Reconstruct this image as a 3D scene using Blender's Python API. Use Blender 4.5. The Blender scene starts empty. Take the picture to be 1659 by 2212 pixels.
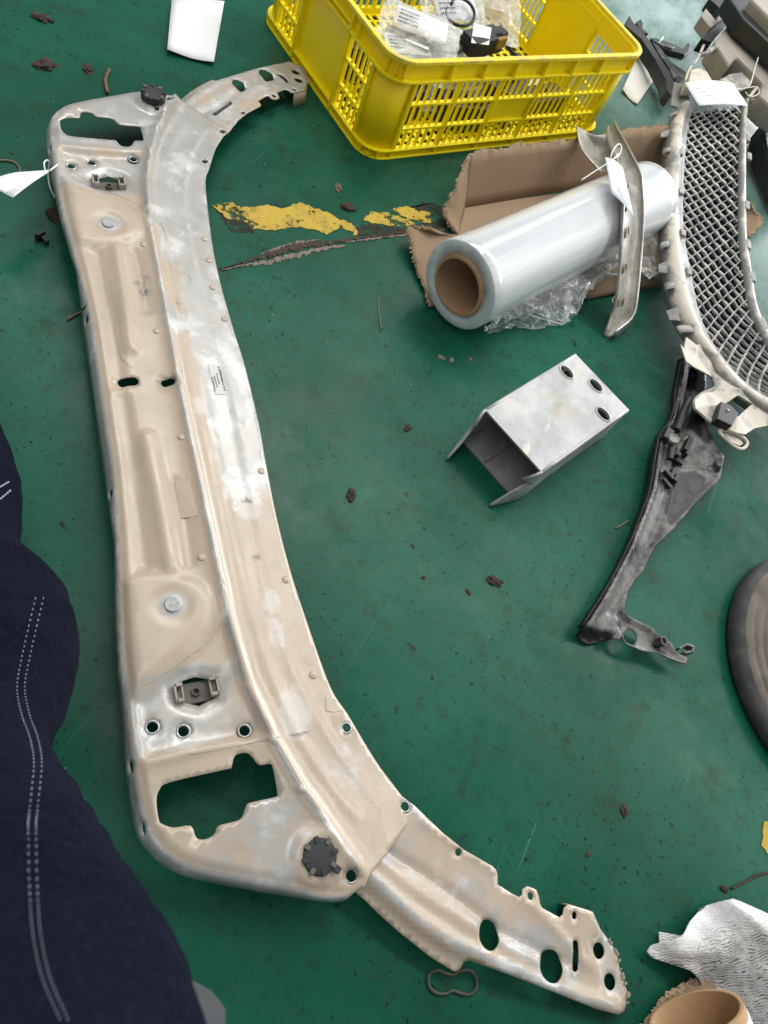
import bpy, bmesh, math, random
import numpy as np
from mathutils import Vector, Matrix, noise
from mathutils.geometry import delaunay_2d_cdt
random.seed(7)
sc = bpy.context.scene
col = sc.collection

# ------------------------------------------------------------------ camera
H_CAM = 0.78
FOC = 1600.0                    # focal length in units of a 1659 x 2212 picture
CX, CY = 829.5, 1106.0
_d = np.array([-600.0, 910.0, FOC]); _d /= np.linalg.norm(_d)
_up = -_d; _f = np.array([0, 0, 1.0]); _Y = _f - _f.dot(_up) * _up; _Y /= np.linalg.norm(_Y)
RM = np.array([np.cross(_Y, _up), _Y, _up])          # rows: world axes in camera axes (x right, y down, z ahead)
cam = bpy.data.cameras.new('camera'); camo = bpy.data.objects.new('camera', cam); col.objects.link(camo)
cam.sensor_fit = 'VERTICAL'; cam.sensor_height = 36; cam.lens = 36 * FOC / 2212
cam.clip_start = 0.02; cam.clip_end = 100
m3 = Matrix([[RM[i][0], -RM[i][1], -RM[i][2]] for i in range(3)])
camo.matrix_world = Matrix.Translation((0, 0, H_CAM)) @ m3.to_4x4()
cam.dof.use_dof = True; cam.dof.focus_distance = 0.98; cam.dof.aperture_fstop = 14.0
sc.camera = camo

def at(x, y, z=0.0):            # a point of the picture (1659 x 2212) on the level z
    d = RM @ np.array([x - CX, y - CY, FOC])
    t = (z - H_CAM) / d[2]
    return Vector((d[0] * t, d[1] * t, z))

# ------------------------------------------------------------------ light (workshop: open door at the far right, skylights above)
w = bpy.data.worlds.new('World'); sc.world = w; w.use_nodes = True
bg = w.node_tree.nodes['Background']; bg.inputs[0].default_value = (0.90, 0.96, 1.0, 1); bg.inputs[1].default_value = 0.33
def area(name, loc, target, sx, sy, power, colr):
    l = bpy.data.lights.new(name, 'AREA'); l.shape = 'RECTANGLE'; l.size = sx; l.size_y = sy; l.energy = power; l.color = colr
    o = bpy.data.objects.new(name, l); col.objects.link(o); o.location = loc
    o.rotation_euler = (Vector(target) - Vector(loc)).to_track_quat('-Z', 'Y').to_euler()
area('door_light', (3.2, 8.6, 1.5), (0.1, 0.9, 0), 5.0, 2.8, 700, (0.95, 0.98, 1.0))
area('roof_light_strip', (-0.9, 3.2, 4.0), (-0.9, 3.2, 0), 0.6, 12.0, 130, (1.0, 0.985, 0.95))
area('roof_light_strip', (2.4, 3.2, 4.0), (2.2, 3.2, 0), 0.8, 12.0, 350, (1.0, 0.985, 0.95))
vs = sc.view_settings; vs.view_transform = 'Standard'; vs.look = 'None'; vs.exposure = 0.0; vs.gamma = 1.0

# ------------------------------------------------------------------ helpers
def setp(o, label=None, cat=None, group=None, kind=None):
    if label: o['label'] = label
    if cat: o['category'] = cat
    if group: o['group'] = group
    if kind: o['kind'] = kind
    return o
def empty(name, loc, label, cat, group=None):
    o = bpy.data.objects.new(name, None); col.objects.link(o); o.location = loc; o.empty_display_size = 0.02
    setp(o, label, cat, group)
    bpy.context.view_layer.update()
    return o
def link(name, me, mat, parent=None, smooth=False, auto=None):
    o = bpy.data.objects.new(name, me); col.objects.link(o)
    if mat is not None and not me.materials: me.materials.append(mat)
    if smooth:
        me.polygons.foreach_set('use_smooth', [True] * len(me.polygons))
        if auto is not None:
            try: me.set_sharp_from_angle(angle=math.radians(auto))
            except Exception: pass
    if parent is not None:
        o.parent = parent
        o.matrix_parent_inverse = parent.matrix_world.inverted()
    return o
def mesh(name, v, f, mat, parent=None, smooth=False, auto=None):
    me = bpy.data.meshes.new(name); me.from_pydata([tuple(p) for p in v], [], f); me.update()
    return link(name, me, mat, parent, smooth, auto)
def solid(o, th, off=-1):
    m = o.modifiers.new('thickness', 'SOLIDIFY'); m.thickness = th; m.offset = off; m.use_even_offset = False
    return o
def bevel(o, wd, seg=2):
    m = o.modifiers.new('bevel', 'BEVEL'); m.width = wd; m.segments = seg; m.limit_method = 'ANGLE'; m.angle_limit = math.radians(35)
    return o
def cr(pts, n=6, closed=False):      # Catmull-Rom
    P = [Vector(p) for p in pts]; out = []; m = len(P)
    rng = range(m) if closed else range(m - 1)
    for i in rng:
        a = P[(i - 1) % m] if (closed or i > 0) else P[0] * 2 - P[1]
        b = P[i]; c = P[(i + 1) % m]
        d = P[(i + 2) % m] if (closed or i + 2 < m) else P[-1] * 2 - P[-2]
        for k in range(n):
            t = k / n
            out.append(0.5 * ((2 * b) + (c - a) * t + (2 * a - 5 * b + 4 * c - d) * t * t + (3 * b - a - 3 * c + d) * t ** 3))
    if not closed: out.append(P[-1].copy())
    return out
class MB:
    def __init__(s): s.v = []; s.f = []
    def add(s, v, f):
        b = len(s.v); s.v += [Vector(p) for p in v]; s.f += [tuple(b + i for i in q) for q in f]; return s
    def box(s, c, u, v, n, a, b, d):      # centre, three unit axes, half sizes
        c = Vector(c); P = [c + u * (a * i) + v * (b * j) + n * (d * k) for k in (-1, 1) for j in (-1, 1) for i in (-1, 1)]
        return s.add(P, [(0, 2, 3, 1), (4, 5, 7, 6), (0, 1, 5, 4), (2, 6, 7, 3), (0, 4, 6, 2), (1, 3, 7, 5)])
    def prism(s, top, dv):                # polygon extruded by dv
        n = len(top); T = [Vector(p) for p in top]; B = [p + Vector(dv) for p in T]
        return s.add(T + B, [tuple(range(n)), tuple(range(2 * n - 1, n - 1, -1))] + [(i, n + i, n + (i + 1) % n, (i + 1) % n) for i in range(n)])
    def tube(s, pts, r, n=8, caps=True, flat=None):
        P = [Vector(p) for p in pts]; m = len(P); R = r if isinstance(r, (list, tuple)) else [r] * m
        V = []; up = Vector((0.13, 0.21, 0.97))
        for i in range(m):
            t = (P[min(i + 1, m - 1)] - P[max(i - 1, 0)]).normalized()
            a = t.cross(up)
            a = a.normalized() if a.length > 1e-4 else Vector((1, 0, 0))
            b = a.cross(t); up = b
            for k in range(n):
                q = 2 * math.pi * k / n
                V.append(P[i] + (a * math.cos(q) + b * math.sin(q) * (flat or 1)) * R[i])
        F = [(i * n + k, i * n + (k + 1) % n, (i + 1) * n + (k + 1) % n, (i + 1) * n + k) for i in range(m - 1) for k in range(n)]
        if caps: F += [tuple(range(n - 1, -1, -1)), tuple((m - 1) * n + k for k in range(n))]
        return s.add(V, F)
    def lathe(s, prof, c, ax=Vector((0, 0, 1)), n=32, close=False):
        ax = Vector(ax).normalized(); a = ax.orthogonal().normalized(); b = ax.cross(a); c = Vector(c)
        V = [c + ax * z + (a * math.cos(2 * math.pi * k / n) + b * math.sin(2 * math.pi * k / n)) * r for (r, z) in prof for k in range(n)]
        m = len(prof); rg = m if close else m - 1
        F = [(i * n + k, i * n + (k + 1) % n, ((i + 1) % m) * n + (k + 1) % n, ((i + 1) % m) * n + k) for i in range(rg) for k in range(n)]
        return s.add(V, F)
    def grid(s, rows):
        m = len(rows); n = len(rows[0])
        return s.add([p for r in rows for p in r], [(i * n + j, i * n + j + 1, (i + 1) * n + j + 1, (i + 1) * n + j) for i in range(m - 1) for j in range(n - 1)])
    def ob(s, name, mat, parent=None, smooth=False, auto=None): return mesh(name, s.v, s.f, mat, parent, smooth, auto)
ZU = Vector((0, 0, 1))
def ell(cx, cy, rx, ry, rot=0, n=20):
    r = math.radians(rot)
    return [(cx + rx * math.cos(t) * math.cos(r) - ry * math.sin(t) * math.sin(r), cy + rx * math.cos(t) * math.sin(r) + ry * math.sin(t) * math.cos(r)) for t in [2 * math.pi * k / n for k in range(n)]]
def jag(pts, amp, n=5, seed=0):       # ragged closed outline
    rnd = random.Random(seed); out = []
    for i in range(len(pts)):
        a = Vector(pts[i]); b = Vector(pts[(i + 1) % len(pts)])
        nn = max(1, int(n * min(1.0, (b - a).length / 30.0) + .5))
        for k in range(nn):
            p = a.lerp(b, k / nn); out.append((p.x + rnd.uniform(-amp, amp), p.y + rnd.uniform(-amp, amp)))
    return out

# ------------------------------------------------------------------ materials
class M:
    def __init__(s, name, base=(.5, .5, .5), rough=.5, metal=0.0, **kw):
        s.m = bpy.data.materials.new(name); s.m.use_nodes = True; s.nt = s.m.node_tree
        s.b = s.nt.nodes['Principled BSDF']; s.b.inputs['Base Color'].default_value = (*base, 1); s.b.inputs['Roughness'].default_value = rough; s.b.inputs['Metallic'].default_value = metal
        for k, v in kw.items(): s.b.inputs[k.replace('_', ' ')].default_value = v
        s.tc = s.nt.nodes.new('ShaderNodeTexCoord'); s.base = base; s.cs = None; s.h = None
    def N(s, t, **kw):
        n = s.nt.nodes.new(t)
        for k, v in kw.items(): setattr(n, k, v)
        return n
    def L(s, a, b): s.nt.links.new(a, b)
    def co(s, scale=None, rot=None, src='Object'):
        o = s.tc.outputs[src]
        if scale is None and rot is None: return o
        mp = s.N('ShaderNodeMapping')
        if scale is not None: mp.inputs['Scale'].default_value = scale
        if rot is not None: mp.inputs['Rotation'].default_value = rot
        s.L(o, mp.inputs['Vector']); return mp.outputs[0]
    def noise(s, scale, det=4, rough=.6, co=None, dist=0):
        n = s.N('ShaderNodeTexNoise'); n.inputs['Scale'].default_value = scale; n.inputs['Detail'].default_value = det; n.inputs['Roughness'].default_value = rough; n.inputs['Distortion'].default_value = dist
        s.L(co or s.co(), n.inputs['Vector']); return n.outputs['Fac']
    def vor(s, scale, co=None, feat='F1'):
        n = s.N('ShaderNodeTexVoronoi', feature=feat); n.inputs['Scale'].default_value = scale
        s.L(co or s.co(), n.inputs['Vector']); return n.outputs['Distance']
    def ramp(s, fac, a, b, va=0.0, vb=1.0):
        n = s.N('ShaderNodeMapRange'); n.inputs[1].default_value = a; n.inputs[2].default_value = b; n.inputs[3].default_value = va; n.inputs[4].default_value = vb
        s.L(fac, n.inputs[0]); return n.outputs[0]
    def op(s, o, a, b):
        n = s.N('ShaderNodeMath', operation=o)
        for i, x in enumerate((a, b)):
            if isinstance(x, (int, float)): n.inputs[i].default_value = x
            else: s.L(x, n.inputs[i])
        return n.outputs[0]
    def mix(s, fac, c, prev=None):        # lay colour c over what is there
        n = s.N('ShaderNodeMix', data_type='RGBA')
        s.L(fac, n.inputs[0])
        p = prev or s.cs
        if p is None: n.inputs[6].default_value = (*s.base, 1)
        else: s.L(p, n.inputs[6])
        n.inputs[7].default_value = (*c, 1)
        s.cs = n.outputs[2]; s.L(s.cs, s.b.inputs['Base Color']); return s
    def rough(s, sock): s.L(sock, s.b.inputs['Roughness']); return s
    def metal(s, sock): s.L(sock, s.b.inputs['Metallic']); return s
    def bump(s, h, strength=.3, dist=.002):
        n = s.N('ShaderNodeBump'); n.inputs['Strength'].default_value = strength; n.inputs['Distance'].default_value = dist
        s.L(h, n.inputs['Height'])
        if s.h is not None: s.L(s.h, n.inputs['Normal'])
        s.h = n.outputs[0]; s.L(s.h, s.b.inputs['Normal']); return s
    def attr(s, name):
        n = s.N('ShaderNodeAttribute'); n.attribute_name = name; return n.outputs['Fac']

def mk_floor():
    s = M('green_floor_paint', (.0050, .062, .036), .33)
    s.b.inputs['Specular IOR Level'].default_value = .15
    s.mix(s.ramp(s.noise(1.7, 4), .36, .62), (.010, .116, .069))
    s.mix(s.ramp(s.noise(4.5, 7, .72), .50, .72, 0, .8), (.007, .052, .030))
    s.mix(s.ramp(s.noise(14, 7, .78), .53, .68, 0, .7), (.014, .034, .020))
    s.mix(s.ramp(s.noise(48, 6, .75), .56, .66, 0, .6), (.010, .034, .021))
    s.mix(s.ramp(s.noise(31, 6, .8, s.co((1, 1, 1), (0, 0, 1))), .64, .74, 0, .4), (.035, .15, .11))
    for q, (sx, rot, lo, c) in enumerate(((24, .35, .70, (.006, .030, .018)), (15, 1.25, .72, (.05, .16, .12)), (30, 1.9, .71, (.006, .032, .02)), (19, 2.5, .72, (.045, .15, .11)), (36, 2.9, .71, (.006, .03, .018)))):
        sn = s.noise(8, 2, .4, s.co((sx, .55, 1), (0, 0, rot)), .25)
        s.mix(s.op('MULTIPLY', s.ramp(sn, lo, lo + .03, 0, .6), s.ramp(s.noise(2.4 + q * .4, 3), .47, .60)), c)
    s.mix(s.op('MULTIPLY', s.ramp(s.noise(120, 3, .65), .625, .66), s.ramp(s.noise(5, 4), .36, .56)), (.004, .011, .008))
    s.mix(s.op('MULTIPLY', s.ramp(s.noise(48, 3, .65, s.co((1, 1.2, 1), (0, 0, .8))), .655, .685), s.ramp(s.noise(2.9, 3), .40, .58)), (.008, .013, .009))
    s.mix(s.op('MULTIPLY', s.ramp(s.vor(60, s.co((1, 1, 1), (0, 0, 2))), .03, .05, 1, 0), s.ramp(s.noise(9, 2), .57, .62)), (.38, .42, .38))
    # pale grey patch: doorway glare painted into the floor colour
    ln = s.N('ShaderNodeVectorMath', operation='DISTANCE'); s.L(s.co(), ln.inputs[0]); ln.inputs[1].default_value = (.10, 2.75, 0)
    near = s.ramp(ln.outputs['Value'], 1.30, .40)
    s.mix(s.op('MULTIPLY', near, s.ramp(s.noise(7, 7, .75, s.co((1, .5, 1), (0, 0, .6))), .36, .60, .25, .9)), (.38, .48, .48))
    s.rough(s.ramp(s.noise(10, 6, .7), .3, .7, .22, .46))
    s.bump(s.noise(30, 5), .15, .002); s.bump(s.noise(420, 2), .08, .0006)
    return s.m
def mk_panel():
    s = M('primed_aluminium', (.465, .380, .288), .42)
    s.b.inputs['Specular IOR Level'].default_value = .5
    s.mix(s.ramp(s.noise(14, 6), .4, .75, 0, .6), (.385, .325, .255))
    big = s.noise(11, 6, .62); fine = s.noise(70, 4, .6)
    bare = s.attr('bare')
    v = s.op('ADD', bare, s.op('ADD', s.op('MULTIPLY', s.op('SUBTRACT', big, .5), 1.5), s.op('MULTIPLY', s.op('SUBTRACT', fine, .5), .5)))
    k = s.ramp(v, .38, .62)
    s.mix(k, (.40, .39, .372))
    s.mix(s.op('MULTIPLY', k, s.ramp(s.noise(24, 6, .6), .5, .66, 0, .7)), (.69, .68, .67))
    s.mix(s.ramp(s.op('ADD', s.attr('white'), s.op('ADD', s.op('MULTIPLY', s.op('SUBTRACT', s.noise(26, 6, .7), .5), 1.6), s.op('MULTIPLY', s.op('SUBTRACT', s.noise(140, 4, .7), .5), .8))), .50, .80, 0, .42), (.64, .635, .625))
    s.mix(s.ramp(s.op('MULTIPLY', s.attr('dirt'), s.ramp(s.noise(90, 5, .7), .25, .62)), .25, .6, 0, .85), (.085, .085, .09))
    s.mix(s.ramp(s.attr('zinc'), .3, .7, 0, .85), (.36, .375, .385))
    s.mix(s.ramp(s.noise(30, 6, .75), .58, .74, 0, .55), (.30, .25, .19)); s.mix(s.ramp(s.noise(7, 7, .75, s.co((1, 1, 1), (0, 0, .4))), .56, .68, 0, .35), (.33, .285, .23))
    sn = s.noise(10, 3, .5, s.co((30, 1.2, 3), (0, 0, .75)))
    s.mix(s.ramp(sn, .70, .73, 0, .35), (.34, .29, .23)); s.mix(s.ramp(s.noise(45, 7, .8), .62, .72, 0, .5), (.36, .32, .27))
    s.metal(s.op('MULTIPLY', k, .2))
    s.rough(s.ramp(s.noise(22, 4), .3, .7, .24, .40)); s.bump(s.noise(9, 4, .6, s.co((70, 2.0, 4), (0, 0, -.785))), .05, .0015)
    s.bump(s.noise(16, 3), .25, .004); s.bump(s.noise(300, 2), .05, .0005)
    return s.m
def mk_alu():
    s = M('weathered_aluminium', (.34, .345, .345), .42, .35)
    s.mix(s.ramp(s.noise(20, 6), .42, .62), (.45, .45, .44))
    s.mix(s.ramp(s.noise(34, 5, .6, s.co((1, .35, 1), (0, 0, .4))), .56, .62, 0, .8), (.54, .52, .455))
    s.mix(s.ramp(s.noise(13, 5), .60, .70, 0, .65), (.36, .31, .21))
    s.mix(s.ramp(s.noise(55, 6, .8), .60, .70, 0, .75), (.20, .195, .185))
    s.rough(s.ramp(s.noise(30, 4), .3, .7, .34, .58)); s.bump(s.noise(60, 4), .15, .001)
    return s.m
def mk_crate():
    s = M('yellow_plastic', (1.0, .775, .001), .38)
    s.b.inputs['Subsurface Weight'].default_value = .7; s.b.inputs['Subsurface Radius'].default_value = (.03, .022, .002)
    s.mix(s.ramp(s.noise(9, 6, .7), .52, .78, 0, .35), (.90, .63, .004))
    geo = s.N('ShaderNodeNewGeometry'); sep = s.N('ShaderNodeSeparateXYZ'); s.L(geo.outputs['Position'], sep.inputs[0])
    rim = s.op('MULTIPLY', s.ramp(sep.outputs[2], .171, .174), s.ramp(s.noise(30, 6, .7), .35, .62, 0, .75))
    s.mix(rim, (.48, .41, .17))
    s.mix(s.ramp(s.noise(70, 6, .8), .66, .78, 0, .7), (.25, .19, .04))
    s.bump(s.noise(200, 3), .06, .0006); s.rough(s.ramp(s.noise(25, 4), .3, .7, .34, .55))
    return s.m
def mk_card(name='corrugated_cardboard', base=(.30, .205, .125)):
    s = M(name, base, .85)
    s.mix(s.ramp(s.noise(8, 5), .35, .7, 0, .7), tuple(c * .80 for c in base))
    s.mix(s.ramp(s.noise(130, 4, .7), .55, .75, 0, .35), tuple(c * 1.3 for c in base))
    s.mix(s.ramp(s.noise(20, 6, .8), .66, .8, 0, .6), tuple(c * .45 for c in base))
    s.bump(s.noise(45, 4), .25, .002)
    return s.m
def mk_dusty(name, black, dust, lo, hi, attr=None, scale=14, rough=.6):
    s = M(name, black, rough)
    f = s.noise(scale, 7, .68)
    if attr: f = s.op('ADD', f, s.op('MULTIPLY', s.attr(attr), .6))
    s.mix(s.ramp(f, lo, hi), dust)
    s.mix(s.ramp(s.noise(120, 4, .7), .60, .75, 0, .5), tuple(c * .5 for c in dust))
    s.rough(s.ramp(s.noise(30, 3), .3, .7, rough - .15, rough + .1)); s.bump(s.noise(150, 3), .08, .0006)
    return s.m
def mk_film(name, tint=(.9, .93, .95), alpha=.22, rough=.12):
    m = bpy.data.materials.new(name); m.use_nodes = True; nt = m.node_tree; nt.nodes.clear()
    o = nt.nodes.new('ShaderNodeOutputMaterial'); mx = nt.nodes.new('ShaderNodeMixShader'); t = nt.nodes.new('ShaderNodeBsdfTransparent'); p = nt.nodes.new('ShaderNodeBsdfPrincipled')
    p.inputs['Base Color'].default_value = (*tint, 1); p.inputs['Roughness'].default_value = rough; p.inputs['Specular IOR Level'].default_value = .9
    t.inputs[0].default_value = (.97, .98, .98, 1)
    lw = nt.nodes.new('ShaderNodeLayerWeight'); lw.inputs[0].default_value = .35
    mr = nt.nodes.new('ShaderNodeMapRange'); mr.inputs[3].default_value = alpha; mr.inputs[4].default_value = min(1, alpha + .55)
    nz = nt.nodes.new('ShaderNodeTexNoise'); nz.inputs['Scale'].default_value = 28; nz.inputs['Detail'].default_value = 5
    tc = nt.nodes.new('ShaderNodeTexCoord'); nt.links.new(tc.outputs['Object'], nz.inputs['Vector'])
    bp = nt.nodes.new('ShaderNodeBump'); bp.inputs['Strength'].default_value = .6; bp.inputs['Distance'].default_value = .006
    nt.links.new(nz.outputs['Fac'], bp.inputs['Height']); nt.links.new(bp.outputs[0], p.inputs['Normal']); nt.links.new(bp.outputs[0], lw.inputs['Normal'])
    nt.links.new(lw.outputs['Facing'], mr.inputs[0]); nt.links.new(mr.outputs[0], mx.inputs[0])
    nt.links.new(t.outputs[0], mx.inputs[1]); nt.links.new(p.outputs[0], mx.inputs[2]); nt.links.new(mx.outputs[0], o.inputs[0])
    return m
def mk_denim():
    s = M('dark_navy_denim', (.0036, .0044, .0105), .95)
    s.b.inputs['Specular IOR Level'].default_value = .06; s.b.inputs['Sheen Weight'].default_value = .02; s.b.inputs['Sheen Tint'].default_value = (.25, .3, .6, 1)
    s.mix(s.ramp(s.noise(9, 5), .4, .75, 0, .8), (.0068, .0080, .0175))
    s.mix(s.ramp(s.noise(320, 3, .7), .52, .75, 0, .55), (.016, .018, .034))
    s.bump(s.noise(600, 2), .3, .001); s.bump(s.noise(14, 3), .5, .012)
    return s.m
def mk_rag():
    s = M('grubby_white_cloth', (.72, .72, .715), .92)
    s.mix(s.ramp(s.noise(12, 6, .7), .42, .70, 0, .8), (.50, .485, .455))
    wv = s.N('ShaderNodeTexWave', wave_type='BANDS', bands_direction='X'); wv.inputs['Scale'].default_value = 120; wv.inputs['Distortion'].default_value = 14; wv.inputs['Detail'].default_value = 2.0; wv.inputs['Detail Scale'].default_value = .55
    s.L(s.co((1, 1, 1), (0, 0, .9)), wv.inputs['Vector'])
    brk = s.ramp(s.noise(150, 3, .6), .40, .60)
    dk = s.op('MULTIPLY', s.op('MULTIPLY', s.ramp(wv.outputs['Fac'], .50, .85), brk), s.ramp(s.attr('dirt'), .1, .9, .10, .95))
    s.mix(s.op('MULTIPLY', s.attr('dirt'), s.ramp(s.noise(26, 6), .36, .62, .15, .75)), (.26, .245, .225))
    s.mix(dk, (.085, .08, .072))
    s.mix(s.op('MULTIPLY', s.attr('dirt'), s.ramp(s.noise(60, 6, .8), .58, .70, 0, .6)), (.07, .06, .05))
    s.bump(wv.outputs['Fac'], .35, .0018); s.bump(s.noise(30, 4), .5, .006); s.bump(s.noise(260, 3), .35, .001)
    return s.m
def mk_stain():
    s = M('thin_grime', (.030, .028, .018), .8); m = s.m; nt = s.nt
    t = nt.nodes.new('ShaderNodeBsdfTransparent'); mx = nt.nodes.new('ShaderNodeMixShader'); o = [n for n in nt.nodes if n.type == 'OUTPUT_MATERIAL'][0]
    nt.links.new(s.ramp(s.noise(45, 7, .75), .40, .62), mx.inputs[0]); nt.links.new(t.outputs[0], mx.inputs[1]); nt.links.new(s.b.outputs[0], mx.inputs[2]); nt.links.new(mx.outputs[0], o.inputs[0])
    return m
def plain(name, base, rough=.5, metal=0, var=.25, sc_=20, bump=0, **kw):
    s = M(name, base, rough, metal, **kw)
    s.mix(s.ramp(s.noise(sc_, 5), .4, .75, 0, 1), tuple(c * (1 - var) for c in base))
    if bump: s.bump(s.noise(sc_ * 4, 4), bump, .002)
    return s.m
MAT = dict(
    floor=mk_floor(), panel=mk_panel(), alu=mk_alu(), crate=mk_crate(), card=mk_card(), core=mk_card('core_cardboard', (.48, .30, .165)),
    tornedge=mk_card('torn_cardboard_edge', (.46, .34, .22)),
    black=plain('black_plastic', (.016, .017, .019), .5, 0, .4, 30), rubber=plain('black_rubber_cap', (.02, .021, .023), .6, 0, .4, 60),
    clip=plain('grey_plastic_clip', (.34, .31, .27), .55, 0, .35, 60), clipdark=plain('dirty_clip_core', (.12, .105, .09), .6, 0, .5, 80),
    paper=plain('white_paper', (.80, .81, .86), .7, 0, .05, 12), card_white=plain('white_card', (.78, .79, .80), .65, 0, .05, 6), card_old=plain('off_white_card', (.66, .64, .58), .7, 0, .12, 8),
    print=plain('black_print', (.04, .04, .05), .7, 0, .1), nylon=plain('white_nylon', (.80, .80, .79), .45, 0, .06), string=plain('white_string', (.72, .71, .69), .8, 0, .15, 200),
    bracket=mk_dusty('dusty_black_plastic', (.009, .0095, .011), (.150, .144, .135), .44, .60, 'dust', 22, .45), grille=mk_dusty('dusty_grille_plastic', (.05, .051, .053), (.42, .395, .35), .36, .58, None, 40),
    gridlight=mk_dusty('dusty_grille_bar', (.20, .20, .20), (.60, .585, .555), .36, .56, None, 60, .45), framed=mk_dusty('sand_dusted_frame', (.22, .218, .21), (.60, .545, .46), .40, .56, 'dust', 24), tabs=mk_dusty('grey_tab_plastic', (.16, .16, .16), (.46, .435, .39), .42, .62, None, 30),
    chrome=plain('dull_chrome', (.62, .61, .58), .28, .75, .3, 40, .1), chromein=mk_dusty('dirty_chrome_back', (.42, .40, .36), (.27, .245, .20), .42, .62, None, 30, .45),
    rollfilm=plain('wound_stretch_film', (.84, .86, .875), .22, 0, .04, 6, 0, **{'Subsurface_Weight': .35, 'Subsurface_Radius': (.03, .035, .04), 'Specular_IOR_Level': .8, 'Coat_Weight': 1.0, 'Coat_Roughness': .05}),
    rollend=plain('film_roll_end', (.90, .935, .945), .45, 0, .03, 30, 0, **{'Subsurface_Weight': .9, 'Subsurface_Radius': (.05, .055, .06)}), film=mk_film('loose_stretch_film', (.88, .9, .92), .11, .08), bag=mk_film('clear_bag', (.82, .83, .8), .14, .15),
    yellow=None, tyre=mk_dusty('worn_rubber', (.026, .026, .026), (.075, .07, .063), .48, .70, None, 26, .75), tread=mk_dusty('dusty_rubber_face', (.075, .060, .048), (.150, .128, .108), .35, .65, None, 22, .85),
    denim=mk_denim(), thread=plain('pale_thread', (.36, .37, .42), .8, 0, .3, 300), greycloth=plain('grey_fabric', (.06, .065, .07), .9, 0, .3, 90, .3), rag=mk_rag(),
    beige=mk_dusty('beige_grey_plastic', (.27, .235, .20), (.37, .33, .285), .38, .66, None, 6, .6), steel=plain('zinc_steel', (.42, .42, .42), .35, .8, .3, 50),
    dirt=plain('dried_mud', (.055, .040, .028), .95, 0, .5, 60, .5), leaf=plain('dry_leaf', (.17, .11, .065), .85, 0, .4, 80), crackd=plain('crack_dirt', (.075, .058, .045), .95, 0, .75, 130, .9),
    concrete=plain('bare_concrete', (.24, .195, .16), .9, 0, .6, 110, .6), wood=plain('dry_stalk', (.22, .17, .10), .9, 0, .3, 80), band=plain('brown_rubber_band', (.05, .05, .032), .6, 0, .3, 60),
    zinc=plain('scuffed_zinc', (.40, .405, .405), .5, .2, .45, 300), white_tip=plain('bare_white_metal', (.66, .665, .67), .35, .4, .12, 30), sole=plain('grey_sole', (.2, .2, .2), .8))
def mk_yellow():
    s = M('worn_yellow_paint', (.50, .335, .020), .55)
    s.mix(s.ramp(s.noise(24, 6, .75), .46, .66, 0, .8), (.30, .20, .022))
    s.mix(s.ramp(s.noise(60, 6, .8), .56, .68, 0, .9), (.055, .042, .018)); s.bump(s.noise(80, 4), .3, .001)
    nt = s.nt; t = nt.nodes.new('ShaderNodeBsdfTransparent'); mx = nt.nodes.new('ShaderNodeMixShader'); o = [n for n in nt.nodes if n.type == 'OUTPUT_MATERIAL'][0]
    nt.links.new(s.ramp(s.op('ADD', s.noise(16, 7, .75), s.op('MULTIPLY', s.noise(90, 4, .7), .35)), .585, .635), mx.inputs[0]); nt.links.new(t.outputs[0], mx.inputs[1]); nt.links.new(s.b.outputs[0], mx.inputs[2]); nt.links.new(mx.outputs[0], o.inputs[0])
    return s.m
MAT['yellow'] = mk_yellow(); MAT['stain'] = mk_stain()

# ------------------------------------------------------------------ floor
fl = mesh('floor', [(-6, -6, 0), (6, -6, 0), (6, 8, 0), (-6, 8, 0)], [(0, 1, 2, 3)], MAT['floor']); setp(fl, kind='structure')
def floor_patch(name, pts, z, th, mat, amp=1.5, seed=0, n=5, parent=None):
    P = [at(x, y, z) for x, y in jag(pts, amp, n, seed)]
    return MB().prism(P[::-1] if False else P, (0, 0, -th)).ob(name, mat, parent)
ys = [[(458, 444), (500, 437), (520, 449), (570, 442), (607, 450), (645, 437), (690, 452), (736, 474), (770, 488), (762, 500), (735, 492), (705, 506), (690, 498), (640, 490), (592, 498), (545, 494), (530, 480), (490, 470)],
      [(800, 458), (840, 460), (880, 474), (896, 484), (860, 489), (815, 484), (784, 476)], [(848, 448), (880, 446), (930, 462), (930, 480), (895, 476), (862, 464)],
      [(766, 486), (774, 500), (768, 516), (763, 502)], [(1652, 1776), (1700, 1780), (1700, 1856), (1660, 1846), (1645, 1824)]]
for i, p in enumerate(ys): floor_patch('yellow_floor_paint', p, .0012, .0012, MAT['yellow'], 2.2, i + 3, 6, fl)
dk = [[(470, 455), (520, 470), (560, 490), (545, 500), (500, 500), (485, 482)], [(760, 492), (800, 484), (870, 492), (930, 478), (968, 462), (975, 490), (930, 500), (880, 505), (800, 512), (770, 506)], [(880, 450), (920, 436), (960, 450), (970, 470), (930, 470)]]
for i, p in enumerate(dk): floor_patch('grimy_stain', p, .0006, .0005, MAT['stain'], 4, i + 30, 8, fl)
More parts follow.
